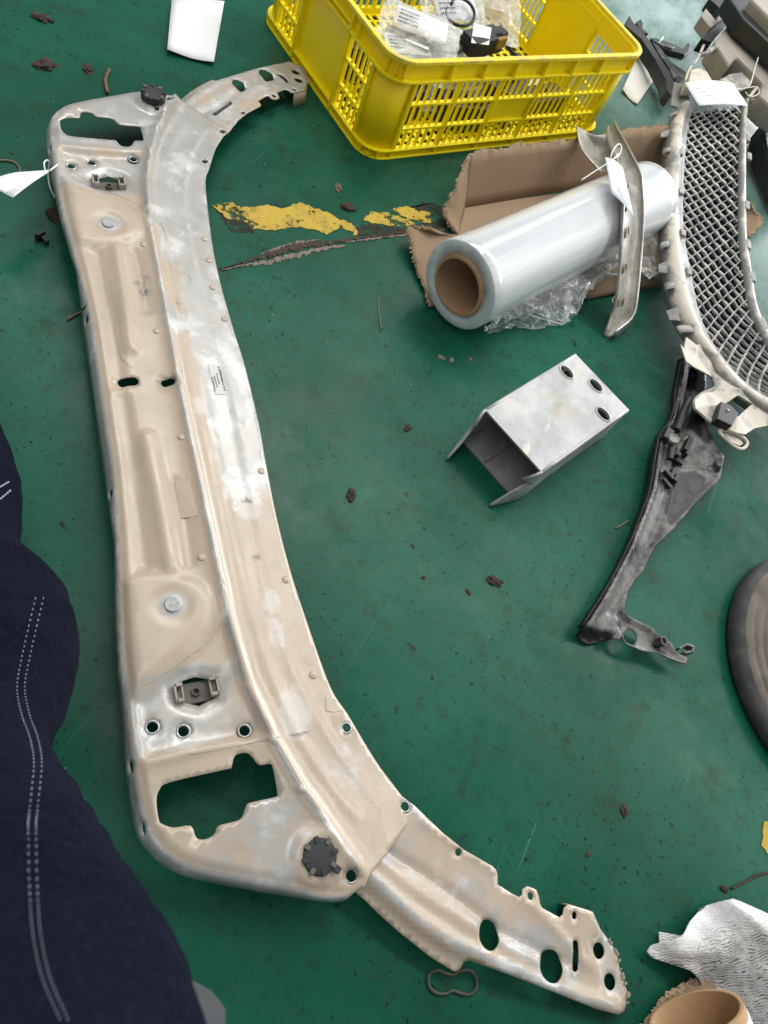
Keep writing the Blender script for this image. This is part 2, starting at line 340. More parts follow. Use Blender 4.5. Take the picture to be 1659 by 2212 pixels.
def ribbon(name, pts, hw, z, mat, seed, parent, jit=.5, n=14):
    rnd = random.Random(seed); P = cr([(x, y, w_) for (x, y), w_ in zip(pts, hw)], n); rows = []
    for k, p in enumerate(P):
        q = P[min(k + 1, len(P) - 1)] - P[max(k - 1, 0)]; nx, ny = -q.y, q.x; L_ = math.hypot(nx, ny) or 1; nx /= L_; ny /= L_
        a = p.z * (1 + jit * rnd.uniform(-1, 1)); b_ = p.z * (1 + jit * rnd.uniform(-1, 1)); c = rnd.uniform(-.3, .3) * p.z
        rows.append([at(p.x + nx * (a + c), p.y + ny * (a + c), z), at(p.x + nx * c, p.y + ny * c, z + rnd.uniform(0, .0015)), at(p.x - nx * (b_ - c), p.y - ny * (b_ - c), z)])
    return MB().grid(rows).ob(name, mat, parent)
ribbon('floor_crack', [(474, 581), (530, 565), (580, 551), (630, 535), (680, 527), (735, 520), (800, 511), (880, 502), (1000, 490)], [1, 2.5, 5, 7, 6, 3.5, 2.2, 2.2, 2], .0012, MAT['crackd'], 5, fl, .6)
ribbon('floor_crack_edge', [(478, 584), (530, 572), (580, 566), (630, 553), (690, 539), (745, 530)], [1, 2.5, 4.5, 5, 4, 2], .0009, MAT['concrete'], 6, fl, .6)
ribbon('floor_crack_edge', [(560, 551), (600, 537), (640, 525), (690, 518)], [1, 3, 3.5, 1], .0008, MAT['concrete'], 8, fl, .7)
ribbon('floor_crack_edge', [(748, 523), (800, 516), (870, 508), (960, 498)], [1.5, 2.2, 2, 1.5], .0009, MAT['concrete'], 7, fl, .6)

# ------------------------------------------------------------------ car front cross panel
C2 = 2 ** -.5; S0 = -.534
def pan(x, y, z):
    p = at(x, y, z); return ((p.x - p.y) * C2 - S0, (p.x + p.y) * C2)
def wp(u, v, z): s = u + S0; return (C2 * (s + v), C2 * (v - s), z)
def ip(tab): a = np.array(tab); return lambda x: np.interp(x, a[:, 0], a[:, 1])
RIDGE = [(0, .141), (.2, .1435), (.25, .144), (.282, .1435), (.32, .146), (.358, .149), (.384, .156), (.414, .163), (.432, .169), (.465, .18), (.493, .194), (.521, .208), (.546, .22)]
RIGHT = [(0, .2285), (.05, .228), (.1, .225), (.175, .2225), (.237, .2235), (.298, .228), (.372, .236), (.403, .247), (.452, .265), (.482, .28), (.503, .291)]
LEFTO = [(0, .047), (.15, .0465), (.19, .046), (.215, .043), (.26, .038), (.30, .035), (.36, .0325), (.40, .031), (.443, .031), (.466, .034), (.481, .041), (.497, .053), (.51, .070), (.527, .104), (.544, .141), (.56, .178), (.5665, .2), (.563, .211), (.560, .222)]
BEND = [(0, .058), (.1, .0585), (.14, .056), (.2, .0515), (.255, .046), (.30, .0425), (.36, .0420), (.41, .0415), (.445, .0425), (.467, .046), (.484, .055), (.499, .070), (.515, .1), (.538, .15), (.556, .186), (.562, .215)]
fR, fE = ip(RIDGE), ip(RIGHT); fZE = ip([(0, .047), (.30, .047), (.403, .0465), (.452, .041), (.482, .0365), (.503, .034), (.56, .030)])
def inside(P, poly):
    x, y = P[:, 0], P[:, 1]; r = np.zeros(len(P), bool); n = len(poly)
    for i in range(n):
        x1, y1 = poly[i]; x2, y2 = poly[(i + 1) % n]
        if y1 == y2: continue
        c = ((y1 > y) != (y2 > y)) & (x < (x2 - x1) * (y - y1) / (y2 - y1) + x1); r ^= c
    return r
def dist(P, line, closed=False):
    D = np.full(len(P), 9.0); n = len(line); Lp = np.array(line)
    for i in range(n if closed else n - 1):
        a = Lp[i]; b = Lp[(i + 1) % n]; ab = b - a; q = max(ab.dot(ab), 1e-12)
        t = np.clip(((P - a) @ ab) / q, 0, 1); D = np.minimum(D, np.hypot(*(P - a - t[:, None] * ab).T))
    return D
def sdist(P, poly): d = dist(P, poly, True); return np.where(inside(P, poly), -d, d)
def sst(x, a, b): t = np.clip((x - a) / (b - a), 0, 1); return t * t * (3 - 2 * t)
def smooth2(pts, n=4): return [(p.x, p.y) for p in cr([(q[0], q[1], 0) for q in pts], n)]
# body outline (half) -> mirrored
SEAM = [pan(886.8, 1774, .035), pan(849.8, 1825, .037), pan(805.8, 1880.8, .042), pan(794, 1897, .045)]
half = smooth2(LEFTO, 4) + [SEAM[3], SEAM[2], SEAM[1], SEAM[0], (.507, .2975)] + smooth2(RIGHT, 4)[::-1]
NB = len(smooth2(LEFTO, 4))
near = half; far = [(-u, v) for u, v in half]
left = [(-u, v) for u, v in smooth2(LEFTO, 4)][::-1]
# small broken notch on the front flange of the far half
def notch(q):
    u, v = q
    if -.18 < u < -.155: return (u, v + .000)
    if -.150 < u < -.135: return (u, v + .003)
    return q
BODY = left[:-1] + near[:len(near) - 1] + [(0.0, .2285)] + [(-u, v) for u, v in reversed(half[NB:-1])]
BENDP = [(-u, v) for u, v in reversed(smooth2(BEND, 4)[1:])] + smooth2(BEND, 4)
PLATE = BENDP + [(.62, .24), (.62, .5), (-.62, .5), (-.62, .24)]
def mir(p): return [(-u, v) for u, v in p]
zP = .057
CUT = [(725, 620), (740, 565), (770, 550), (800, 550), (825, 570), (855, 605), (905, 600), (920, 625), (940, 735), (930, 755), (820, 780), (795, 795), (775, 850), (740, 870), (665, 890), (645, 930), (600, 953), (560, 945), (535, 890), (455, 898), (400, 880), (385, 860), (375, 770), (390, 720), (440, 685)]
def c2(p): return [(164.6 + x / 2.16, 1371.5 + y / 2.16) for x, y in p]
def ph(pts, z): return [pan(x, y, z) for x, y in pts]
CUTP = smooth2(ph(c2(CUT), zP) + [ph(c2(CUT), zP)[0]], 3)[:-1]
OCT = ph(c2([(462, 245), (500, 207), (555, 190), (612, 200), (652, 205), (650, 288), (638, 295), (575, 326), (510, 312), (470, 285)]), .052)
def disc(x, y, r, z, n=18):
    c = pan(x, y, z); R_ = r; return [(c[0] + R_ * math.cos(2 * math.pi * k / n), c[1] + R_ * math.sin(2 * math.pi * k / n)) for k in range(n)]
HR = .0053
H3 = [disc(329.5, 1568, HR, .055), disc(397, 1577, HR, .055), disc(529, 1577, HR * 1.05, .055)]
HCAP = disc(763, 1891, .0055, .052)
HE = [disc(749, 1572, .0045, .046), disc(876, 1742, .0045, .036)]
holes = []
for h_ in [CUTP, OCT] + H3 + [HCAP] + HE: holes += [h_, mir(h_)]
def capsule(x, y, hl, hw, z, ang=0):
    c = pan(x, y, z); out = []
    for k in range(24):
        t = 2 * math.pi * k / 24; px = hw * math.cos(t); py = hw * math.sin(t) + (hl - hw) * (1 if math.sin(t) >= 0 else -1)
        out.append((c[0] + px * math.cos(ang) - py * math.sin(ang), c[1] + px * math.sin(ang) + py * math.cos(ang)))
    return out
holes += [capsule(277, 824, .0116, .0062, zP), capsule(362.5, 827, .0080, .0050, zP - .003, .25)]
fl_h = [(.408, .0352, .006, .0016), (.462, .0385, .006, .0016), (.125, .0505, .005, .0016)]
for (u, v, a, b) in fl_h:
    holes.append([(u + a * math.cos(t), v + b * math.sin(t)) for t in [2 * math.pi * k / 12 for k in range(12)]])
holes.append([(-.41 + .006 * math.cos(t), .0352 + .0016 * math.sin(t)) for t in [2 * math.pi * k / 12 for k in range(12)]])
holes.append([(-.115 + .005 * math.cos(t), .0510 + .0018 * math.sin(t)) for t in [2 * math.pi * k / 12 for k in range(12)]])
holes.append([(-.141, .040), (-.134, .0545), (-.128, .040)])
RIDGEP = [(-u, v) for u, v in reversed(smooth2(RIDGE, 4)[1:])] + smooth2(RIDGE, 4)
CLIPZ = ph([(292, 1515), (345, 1472), (405, 1420), (455, 1362), (487, 1330), (520, 1425), (560, 1535), (586, 1592), (500, 1602), (400, 1618), (312, 1640), (298, 1570)], .055)
DOME = smooth2(ph([(262, 1250), (310, 1234), (365, 1236), (425, 1250), (458, 1285), (456, 1335), (408, 1402), (335, 1466), (282, 1503)], .058), 3)
BEADS = [(ph([(318, 945), (345, 1080), (372, 1225)], .058), .009, .0028), (ph([(385, 1040), (400, 1130), (412, 1215)], .058), .006, -.0018), (ph([(262, 860), (283, 1000), (300, 1140), (312, 1215)], .058), .008, -.002)]
BOSS = pan(372, 1310, .055); CAPC = pan(690, 1850, .058)
CREASE = smooth2([(0, .196), (.2, .192), (.30, .195), (.36, .204), (.42, .222), (.47, .245), (.50, .262)], 4); CREASE = mir(CREASE[1:])[::-1] + CREASE
CREASE2 = smooth2([(0, .168), (.2, .168), (.30, .171), (.36, .178), (.42, .192), (.47, .213), (.50, .23)], 4); CREASE2 = mir(CREASE2[1:])[::-1] + CREASE2
def zbody(P):
    P = np.asarray(P); u, v = P[:, 0], P[:, 1]; a = np.abs(u); A = np.c_[a, v]
    vr = fR(a); ve = np.maximum(fE(a), vr + .04); d = v - vr
    zr = zP + .002 - .010 * sst(a, .47, .56)
    t = np.clip(d / (ve - vr), 0, 1.15)
    ze = fZE(a)
    z = np.where(d < 0, zP - .010 * sst(a, .50, .57) * sst(v, .15, .21), zr - .0035 * sst(d, .002, .012) - (zr - .0035 - ze) * t)
    dr = dist(P, RIDGEP); z = z + .0042 * np.exp(-(dr / .0065) ** 2)
    pl = (d < 0)
    # pressed features of the plateau
    z = z - .0058 * (1 - sst(sdist(A, CLIPZ), -.007, .004)) * np.where(d < .004, 1, 0)
    z = z + .0036 * (1 - sst(sdist(A, DOME), -.009, .002))
    db = np.hypot(A[:, 0] - BOSS[0], A[:, 1] - BOSS[1]); z = z - .0018 * (1 - sst(db, .014, .024)) + .0012 * (1 - sst(db, .0075, .0090))
    for (L_, wd, hh) in BEADS: z = z + hh * 1.5 * np.exp(-(dist(A, L_) / wd) ** 4)
    z = z - .0016 * sst(a, .405, .413) * (d < 0) + .0012 * np.exp(-((a - .409) / .004) ** 2) * (d < 0)
    dc = np.hypot(A[:, 0] - CAPC[0], A[:, 1] - CAPC[1]); z = z + .0045 * (1 - sst(dc, .019, .030))
    for hc in H3 + [HCAP]:
        c = np.mean(hc, 0); dh = np.hypot(A[:, 0] - c[0], A[:, 1] - c[1]); z = z - .0016 * (1 - sst(dh, .007, .0115))
    do = sdist(A, OCT); z = z - .004 * (1 - sst(do, .001, .013))
    z = z + .0008 * np.exp(-(dist(P, CREASE) / .003) ** 2) - .0014 * sst(v - np.interp(a, [0, .2, .30, .36, .42, .47, .50], [.196, .192, .195, .204, .222, .245, .262]), -.001, .004)
    z = z + .0012 * np.exp(-(dist(P, CREASE2) / .004) ** 2)
    c3 = pan(362.5, 827, zP); dm = np.hypot(u - c3[0], v - c3[1]); z = z - .0035 * (1 - sst(dm, .008, .016))
    # rounded front flange outside the bend
    out = sdist(P, PLATE); o = np.clip(out, 0, None)
    z = z - np.where(out > -.006, .0025 * sst(out, -.006, .0), 0)
    R_ = .006; arc = np.where(o < R_ * .9, R_ - np.sqrt(np.maximum(R_ * R_ - np.minimum(o, R_ * .9) ** 2, 0)), R_ - math.sqrt(R_ * R_ * (1 - .81)) + (o - R_ * .9) * 2.9)
    z = z - arc
    return np.maximum(z, .0035)
def field_mesh(name, poly, holes, zf, step, mat, parent, attrs, extra=None, th=.0016):
    def dens(pl, h_):
        out = []
        for i in range(len(pl)):
            a = np.array(pl[i]); b = np.array(pl[(i + 1) % len(pl)]); n = max(1, int(np.hypot(*(b - a)) / h_))
            out += [tuple(a + (b - a) * k / n) for k in range(n)]
        return out
    loops = [dens(poly, step * 1.2)] + [dens(h_, step * 1.2) for h_ in holes]
    V = []; Eg = []
    for lp in loops:
        b = len(V); V += lp; Eg += [(b + i, b + (i + 1) % len(lp)) for i in range(len(lp))]
    Pn = np.array(poly); lo = Pn.min(0); hi = Pn.max(0)
    gx, gy = np.meshgrid(np.arange(lo[0], hi[0], step), np.arange(lo[1], hi[1], step)); gx = gx + (np.arange(gx.shape[0]) % 2 * step / 2)[:, None]
    G = np.c_[gx.ravel(), gy.ravel()]
    if extra is not None:
        cell = {(int(round(e[0] / .004)), int(round(e[1] / .004))) for e in extra}
        gk = [not any((int(round(g[0] / .004)) + dx, int(round(g[1] / .004)) + dy) in cell for dx in (-1, 0, 1) for dy in (-1, 0, 1)) for g in G]
        G = np.r_[G[np.array(gk)], extra]
    k = inside(G, poly)
    for h_ in holes: k &= ~inside(G, h_)
    G = G[k]; dm = np.full(len(G), 9.0)
    for lp in loops: dm = np.minimum(dm, dist(G, lp, True))
    G = G[dm > step * .42]
    V += [tuple(g) for g in G]
    r = delaunay_2d_cdt([Vector(p) for p in V], Eg, [], 0, 1e-6)
    Vo = np.array([(p.x, p.y) for p in r[0]]); F = np.array([f for f in r[2] if len(f) == 3])
    c = Vo[F].mean(1); k = inside(c, poly)
    for h_ in holes: k &= ~inside(c, h_)
    F = F[k]; z = zf(Vo)
    e1 = Vo[F[:, 1]] - Vo[F[:, 0]]; e2 = Vo[F[:, 2]] - Vo[F[:, 0]]; flip = (e1[:, 0] * e2[:, 1] - e1[:, 1] * e2[:, 0]) < 0
    F[flip] = F[flip][:, ::-1]
    o = mesh(name, [wp(p[0], p[1], zz) for p, zz in zip(Vo, z)], [tuple(int(i) for i in f) for f in F], mat, parent, True)
    for an, fn in attrs.items():
        at_ = o.data.attributes.new(an, 'FLOAT', 'POINT'); at_.data.foreach_set('value', np.asarray(fn(Vo, z), dtype=np.float32))
    return solid(o, th)
def blob(P, u, v, ru, rv): return np.clip(1.35 - np.hypot((P[:, 0] - u) / ru, (P[:, 1] - v) / rv), 0, 1)
def a_bare(P, z):
    u, v = P[:, 0], P[:, 1]; a = np.abs(u); d = v - fR(a)
    b = .04 + .74 * sst(d, .012, .034) * (1 - .62 * sst(u, .05, .24))
    b = np.where(u < -.20, np.maximum(b, .72 * sst(-u, .38, .43) + .62 * sst(d, .0, .01)), b)
    b = np.maximum(b, .55 * sst(np.abs(a - .365), .05, .03) * (d < 0))        # round the row of bolt holes
    b = np.maximum(b, .62 * blob(P, .55, .10, .06, .07)); b = np.maximum(b, .50 * blob(P, .50, .15, .08, .05))
    out = sdist(P, PLATE); b = np.maximum(b, .95 * sst(out, -.001, .004))
    b = np.maximum(b, .8 * blob(P, -.11, .150, .03, .02)); b = np.maximum(b, .85 * np.exp(-(dist(P, RIDGEP) / .003) ** 2))
    return b
pt = lambda x, y, z=.052: pan(x, y, z)
def blobs(P, lst):
    r = np.zeros(len(P))
    for (x, y, ru, rv) in lst: c = pt(x, y); r = np.maximum(r, blob(P, c[0], c[1], ru, rv))
    return r
WH = [(600, 1370, .028, .014), (640, 1535, .034, .022), (590, 1300, .018, .012), (520, 800, .03, .014), (545, 870, .02, .012), (640, 1580, .012, .02), (430, 880, .02, .010), (480, 860, .03, .012), (420, 1600, .010, .035), (540, 1090, .03, .02)]
DI = [(412, 605, .016, .010), (535, 1080, .010, .010), (466, 760, .014, .0035), (650, 1585, .004, .016), (525, 905, .012, .006), (555, 1205, .006, .012), (310, 625, .030, .016), (385, 655, .02, .004), (610, 1000, .01, .006)]
def a_dirt(P, z):
    r = blobs(P, DI) * .62
    a = np.abs(P[:, 0]); d = P[:, 1] - fR(a)
    r = np.maximum(r, .42 * np.exp(-((a - .409 - .012 * sst(P[:, 1], .16, .19)) / .0016) ** 2) * ((d > -.02) & (d < .02)))
    CZ = ph([(292, 1515), (345, 1472), (405, 1420), (455, 1362), (478, 1335)], .055)
    r = np.maximum(r, .40 * np.exp(-(dist(np.c_[a, P[:, 1]], CZ) / .0016) ** 2))
    c3 = pan(362.5, 827, zP); dm = np.hypot(P[:, 0] - c3[0], P[:, 1] - c3[1]); r = np.maximum(r, .45 * np.exp(-((dm - .0125) / .0022) ** 2))
    for CL in (CREASE, CREASE2): r = np.maximum(r, .22 * np.exp(-(dist(P, CL) / .0014) ** 2))
    do = sdist(np.c_[a, P[:, 1]], OCT); r = np.maximum(r, .42 * np.exp(-(do / .004) ** 2))
    return r
def a_zinc(P, z):
    a = np.abs(P[:, 0]); db = np.hypot(a - BOSS[0], P[:, 1] - BOSS[1]); r = .75 * (1 - sst(db, .012, .0165))
    c3 = pan(362.5, 827, zP); dm = np.hypot(P[:, 0] - c3[0], P[:, 1] - c3[1]); return np.maximum(r, .5 * (1 - sst(dm, .008, .0125)))
PR = empty('car_front_cross_panel', wp(0, .14, 0), 'long beige primed aluminium car front panel lying flat with two curved arms', 'car part')
# denser points along ridge, bend and outer flange
ex = []
for ln in (RIDGEP, BENDP, left + smooth2(LEFTO, 4)):
    for dd in (-.009, -.006, -.003, 0, .003, .006, .009):
        for i in range(len(ln) - 1):
            p, q = np.array(ln[i]), np.array(ln[i + 1]); L_ = np.hypot(*(q - p)); n = max(1, int(L_ / .0035)); nn = np.array([-(q - p)[1], (q - p)[0]]) / max(L_, 1e-9)
            ex += [tuple(p + (q - p) * k / n + nn * dd) for k in range(n)]
rs = {}
for e in ex: rs.setdefault((round(e[0] / .0022), round(e[1] / .0022)), e)
field_mesh('panel_body', BODY, holes, zbody, .0046, MAT['panel'], PR, dict(bare=a_bare, white=lambda P, z: blobs(P, WH) * .95, dirt=a_dirt, zinc=a_zinc), np.array(list(rs.values())))

# the two arms
def c3p(p): return [(658.3 + x / 2.16, 1591 + y / 2.16) for x, y in p]
zarm_u = ip([(.40, .0385), (.50, .0335), (.56, .031), (.62, .0275), (.68, .0205), (.73, .013)])
def parm(pts):                        # ray meets the arm's mean surface
    out = []
    for x, y in pts:
        z = .03
        for _ in range(6): z = float(zarm_u(abs(pan(x, y, z)[0]))) * (1.0)
        out.append(pan(x, y, z))
    return out
ARM = parm(c3p([(515, 325), (560, 370), (640, 450), (740, 530), (870, 605), (888, 620), (897, 645), (900, 690), (960, 730), (1000, 750), (1012, 738), (1015, 712), (1040, 698), (1080, 715), (1092, 745), (1098, 780), (1108, 800), (1190, 845), (1205, 830), (1210, 800), (1230, 783), (1345, 820), (1380, 900), (1410, 935), (1440, 980), (1458, 1020), (1470, 1080), (1485, 1130), (1505, 1190), (1500, 1250), (1490, 1282), (1460, 1297), (1350, 1270), (1200, 1210), (1000, 1130), (850, 1075), (770, 1045), (750, 1050), (740, 1080), (728, 1095), (710, 1098), (600, 1030), (450, 910), (350, 820), (290, 760), (245, 725)]))
ARM = ARM + [(.525, .20), (.47, .215), (.46, .255)]
ARMR = parm(c3p([(250, 610), (300, 655), (400, 740), (520, 850), (700, 970), (900, 1060), (1100, 1150), (1300, 1230), (1420, 1262)]))
ARMG = parm(c3p([(380, 520), (420, 555), (560, 640), (740, 770), (900, 900), (1060, 985), (1220, 1050)]))
ARMG2 = parm(c3p([(360, 590), (460, 680), (620, 790), (800, 900), (1000, 1010), (1200, 1100)]))
ARMS = ARMR + [(.9, .45), (.9, .0), (.45, .0)]
def adisc(x, y, rx, ry, rot=0, n=22): return parm(ell(658.3 + x / 2.16, 1591 + y / 2.16, rx / 2.16, ry / 2.16, rot, n))
AH = [adisc(857, 927, 47, 74, -8), adisc(1147, 1073, 55, 80, -5), parm([(658.3 + x / 2.16, 1591 + y / 2.16) for x, y in [(1249, 960), (1255, 952), (1263, 950), (1271, 954), (1276, 964), (1276, 1000), (1276, 1045), (1275, 1088), (1270, 1097), (1262, 1100), (1254, 1096), (1249, 1086), (1249, 1045), (1249, 1000)]]), adisc(1376, 1000, 27, 40, -8), adisc(1428, 1145, 27, 41, -8), adisc(716, 540, 14, 18), adisc(1052, 745, 14, 19), adisc(1258, 835, 11, 19), disc(876, 1742, .0058, .034), disc(763, 1891, .0068, .045)]
TIPP = parm(c3p([(1330, 960), (1345, 935), (1400, 915), (1440, 980), (1470, 1080), (1500, 1190), (1445, 1222), (1412, 1215), (1370, 1060)]))
def zarm(P):
    P = np.asarray(P); A = np.c_[np.abs(P[:, 0]), P[:, 1]]; z = zarm_u(A[:, 0])
    dr = dist(A, ARMR); outs = inside(A, ARMS)
    z = z + .0045 * np.exp(-(dr / .010) ** 2) - np.where(outs, .0065 * sst(dr, .001, .013) + .10 * dr, 0) * (1 - .45 * sst(A[:, 0], .62, .70))
    z = z - .0030 * np.exp(-(dist(A, ARMG) / .0035) ** 2) + .0022 * np.exp(-(dist(A, ARMG2) / .005) ** 2)
    st = sdist(A, TIPP); z = z - .0018 * (1 - sst(st, -.002, .002))
    z = z + .0018 * np.exp(-(dist(A, [(.52, .30), (.58, .36), (.65, .41), (.69, .435)]) / .004) ** 2)
    return np.maximum(z, .002)
def arm_attr(side):
    def bare(P, z):
        A = np.c_[np.abs(P[:, 0]), P[:, 1]]; b = np.full(len(P), .42); b = np.maximum(b, .9 * np.exp(-(dist(A, ARMR) / .004) ** 2))
        b = np.where(dist(A, ARMG) < .022, .56, b); b = np.where((dist(A, ARMG2) < .010) & (dist(A, ARMG) > .014), .28, b); b = np.where(inside(A, ARMS) & (dist(A, ARMR) > .006), .0, b)
        return b + (.1 if side < 0 else 0)
    def white(P, z):
        A = np.c_[np.abs(P[:, 0]), P[:, 1]]; r = .9 * (1 - sst(sdist(A, TIPP), -.001, .001)) * (1 if side > 0 else .3)
        q = parm(c3p([(620, 620), (480, 480), (900, 760)]))
        return np.maximum(r, .5 * np.maximum(blob(A, q[0][0], q[0][1], .04, .012), blob(A, q[1][0], q[1][1], .03, .014)))
    return dict(bare=bare, white=white, dirt=lambda P, z: .25 * np.exp(-(dist(np.c_[np.abs(P[:, 0]), P[:, 1]], ARMG) / .0018) ** 2) + .3 * np.exp(-(sdist(np.c_[np.abs(P[:, 0]), P[:, 1]], TIPP) / .002) ** 2), zinc=lambda P, z: np.zeros(len(P)))
for sd, nm in ((1, 'near'), (-1, 'far')):
    poly = ARM if sd > 0 else mir(ARM); hl = AH if sd > 0 else [mir(h_) for h_ in AH]
    o = field_mesh('curved_arm', poly, hl, zarm, .0046, MAT['panel'], PR, arm_attr(sd))
    # downturned skirt under the concave edge near the tip
    mb = MB(); rows = []
    edge = [p for p in ARM[20:30]]
    for u, v in edge:
        z0 = float(zarm([(u, v)])[0]) - .002; rows.append([Vector(wp(sd * u, v, z0)), Vector(wp(sd * (u - .001), v + .003, .001))])
    mb.grid(rows); solid(mb.ob('arm_skirt', MAT['panel'], PR, True), .0015, 0)
    rnd = random.Random(3); mb = MB()           # torn adhesive fringe at the cut end
    for i in range(26):
        k = rnd.uniform(23, 29); i0 = int(k); p = np.array(ARM[i0]) * (1 - k + i0) + np.array(ARM[i0 + 1]) * (k - i0)
        c = Vector(wp(sd * (p[0] + .001), p[1] + .001, float(zarm([p])[0]) + .0002)); r = rnd.uniform(.0006, .0016)
        mb.box(c, Vector((rnd.random(), rnd.random(), .2)).normalized(), Vector((-.5, .8, .1)).normalized(), Vector((.1, .2, 1)).normalized(), r, r * .8, r * .7)
    setp(mb.ob('torn_fringe', MAT['clip'], PR), kind='stuff')
# spot-weld discs (small raised buttons)
def zb(p): return float(zbody(np.array([p]))[0])
BUT = [(338, 721), (391, 950), (435, 1208), (310, 535), (486, 683), (566, 1012), (620, 1248), (443, 510), (679, 1455), (452, 556), (460, 615)]
for x, y in BUT:
    u, v = pan(x, y, .052); z = zb((u, v)); r = .0042
    MB().lathe([(0, .0013), (r * .75, .0013), (r, .0008), (r * 1.02, -.001)], wp(u, v, z), n=16).ob('weld_button', MAT['panel'], PR, True)
def rim_ring(u, v, r, z, mat='steel'):
    MB().lathe([(r - .0004, -.003), (r - .0003, .0009), (r + .0012, .0009), (r + .0016, .0002)], wp(u, v, z), n=20).ob('hole_rim', MAT[mat], PR, True)
for hc, r in zip(H3 + [HCAP] + HE, [HR] * 3 + [.0055, .0045, .0045]):
    c = np.mean(hc, 0)
    for sd in (1, -1): rim_ring(sd * c[0], c[1], r, zb((sd * (c[0] + r + .001), c[1])))
for sd in (1, -1):
    u, v = BOSS; z = zb((sd * u, v))
    MB().lathe([(0, .0012), (.0072, .0012), (.0080, .0006), (.0082, -.001)], wp(sd * u, v, z), n=24).ob('zinc_boss', MAT['zinc'], PR, True, 30)
    # spring clip in its octagonal opening
    cu, cv = np.mean(OCT, 0); zc = zb((sd * cu, cv + .030)) - .001
    U = Vector((C2, -C2, 0)) * sd; V_ = Vector((C2, C2, 0))
    mb = MB()
    base = Vector(wp(sd * cu, cv, zc - .010))
    mb.box(base, V_, U, ZU, .017, .0105, .0022)
    mb.lathe([(.0045, -.002), (.0045, .006), (.0027, .006), (.0027, -.002)], base, n=20)
    fc = mb.ob('spring_clip', MAT['clipdark'], PR, False); bevel(fc, .0008)
    for k in (-1, 1):
        p = Vector(wp(sd * cu, cv + k * .0165, zc - .001)); j = MB()
        j.box(p + U * .0075, V_, U, ZU, .0035, .0014, .006); j.box(p - U * .0075, V_, U, ZU, .0035, .0014, .006)
        j.box(p + V_ * (k * .0035), V_, U, ZU, .001, .0088, .006); j.box(p - V_ * (k * .0032), V_, U, ZU, .0008, .0088, .003); j.box(p - ZU * .004, V_, U, ZU, .0035, .0088, .001)
        j.ob('clip_jaw', MAT['clip'], PR)
    MB().lathe([(0, .0001), (.0026, .0001)], base + ZU * .0022, n=14).ob('clip_bore', MAT['print'], PR)
    # black rubber stop
    u, v = CAPC; z = zb((sd * (u + .024), v)); tall = .004 if sd > 0 else .013
    root = Vector(wp(sd * u, v, z)); ax = (ZU + V_ * .03).normalized()
    R0 = .0165 if sd > 0 else .0175
    cp = MB().lathe([(R0 * .6, -.004), (R0 * .75, tall * .5), (R0 * .98, tall * .6), (R0, tall), (R0 * .93, tall + .0035), (R0 * .7, tall + .004), (0, tall + .0037)], root, ax, 36).ob('rubber_stop', MAT['rubber'], PR, True, 40)
    for k in range(8):
        t = 2 * math.pi * k / 8; a = ax.orthogonal().normalized(); b = ax.cross(a); rd = a * math.cos(t) + b * math.sin(t)
        lg = MB(); lg.box(root + rd * (R0 * .86) + ax * (tall + .0032), rd, ax.cross(rd), ax, R0 * .17, .0020, .0019); lg.ob('stop_lug', MAT['clipdark'] if k % 2 else MAT['rubber'], cp)
    tl = MB(); dv = (U * .6 + V_ * .55).normalized() if sd > 0 else (U * -1.0 + V_ * .12).normalized()
    tl.box(root + dv * (R0 * 1.12) + ax * (.004 if sd > 0 else .006), dv, ax.cross(dv), ax, .0042, .0028, .003); tl.ob('stop_tail', MAT['rubber'], cp)
# seam sealer lines and scratches that sit on the metal
MAT['sealer'] = plain('dirty_seam_sealer', (.36, .315, .25), .8, 0, .4, 300)
def seam(pts, hw=.0005, name='seam_line'):
    P = cr([(x, y, 0) for x, y in pts], 6); rnd = random.Random(int(pts[0][0])); L_ = []
    for p in P:
        u, v = pan(p.x, p.y, .054); z = zb((u, v)); u, v = pan(p.x, p.y, z); L_.append(Vector(wp(u, v, zb((u, v)))))
    rows = []
    for k, p in enumerate(L_):
        t = L_[min(k + 1, len(L_) - 1)] - L_[max(k - 1, 0)]; n_ = t.cross(ZU).normalized(); w_ = hw * rnd.uniform(.4, 1.3)
        rows.append([p + n_ * w_ + ZU * .0001, p + ZU * .0004, p - n_ * w_ + ZU * .0001])
    MB().grid(rows).ob(name, MAT['sealer'], PR, True)
for L0 in ([(300, 1490), (345, 1462), (400, 1424), (440, 1394), (470, 1362), (486, 1332)], [(405, 1630), (460, 1622), (516, 1611), (586, 1596), (640, 1586), (668, 1580)], [(245, 700), (252, 728), (264, 774), (285, 795)],
           [(140, 361), (167, 378), (208, 402), (253, 421), (286, 436), (306, 450)], [(330, 460), (351, 489), (362, 520)]): seam(L0)
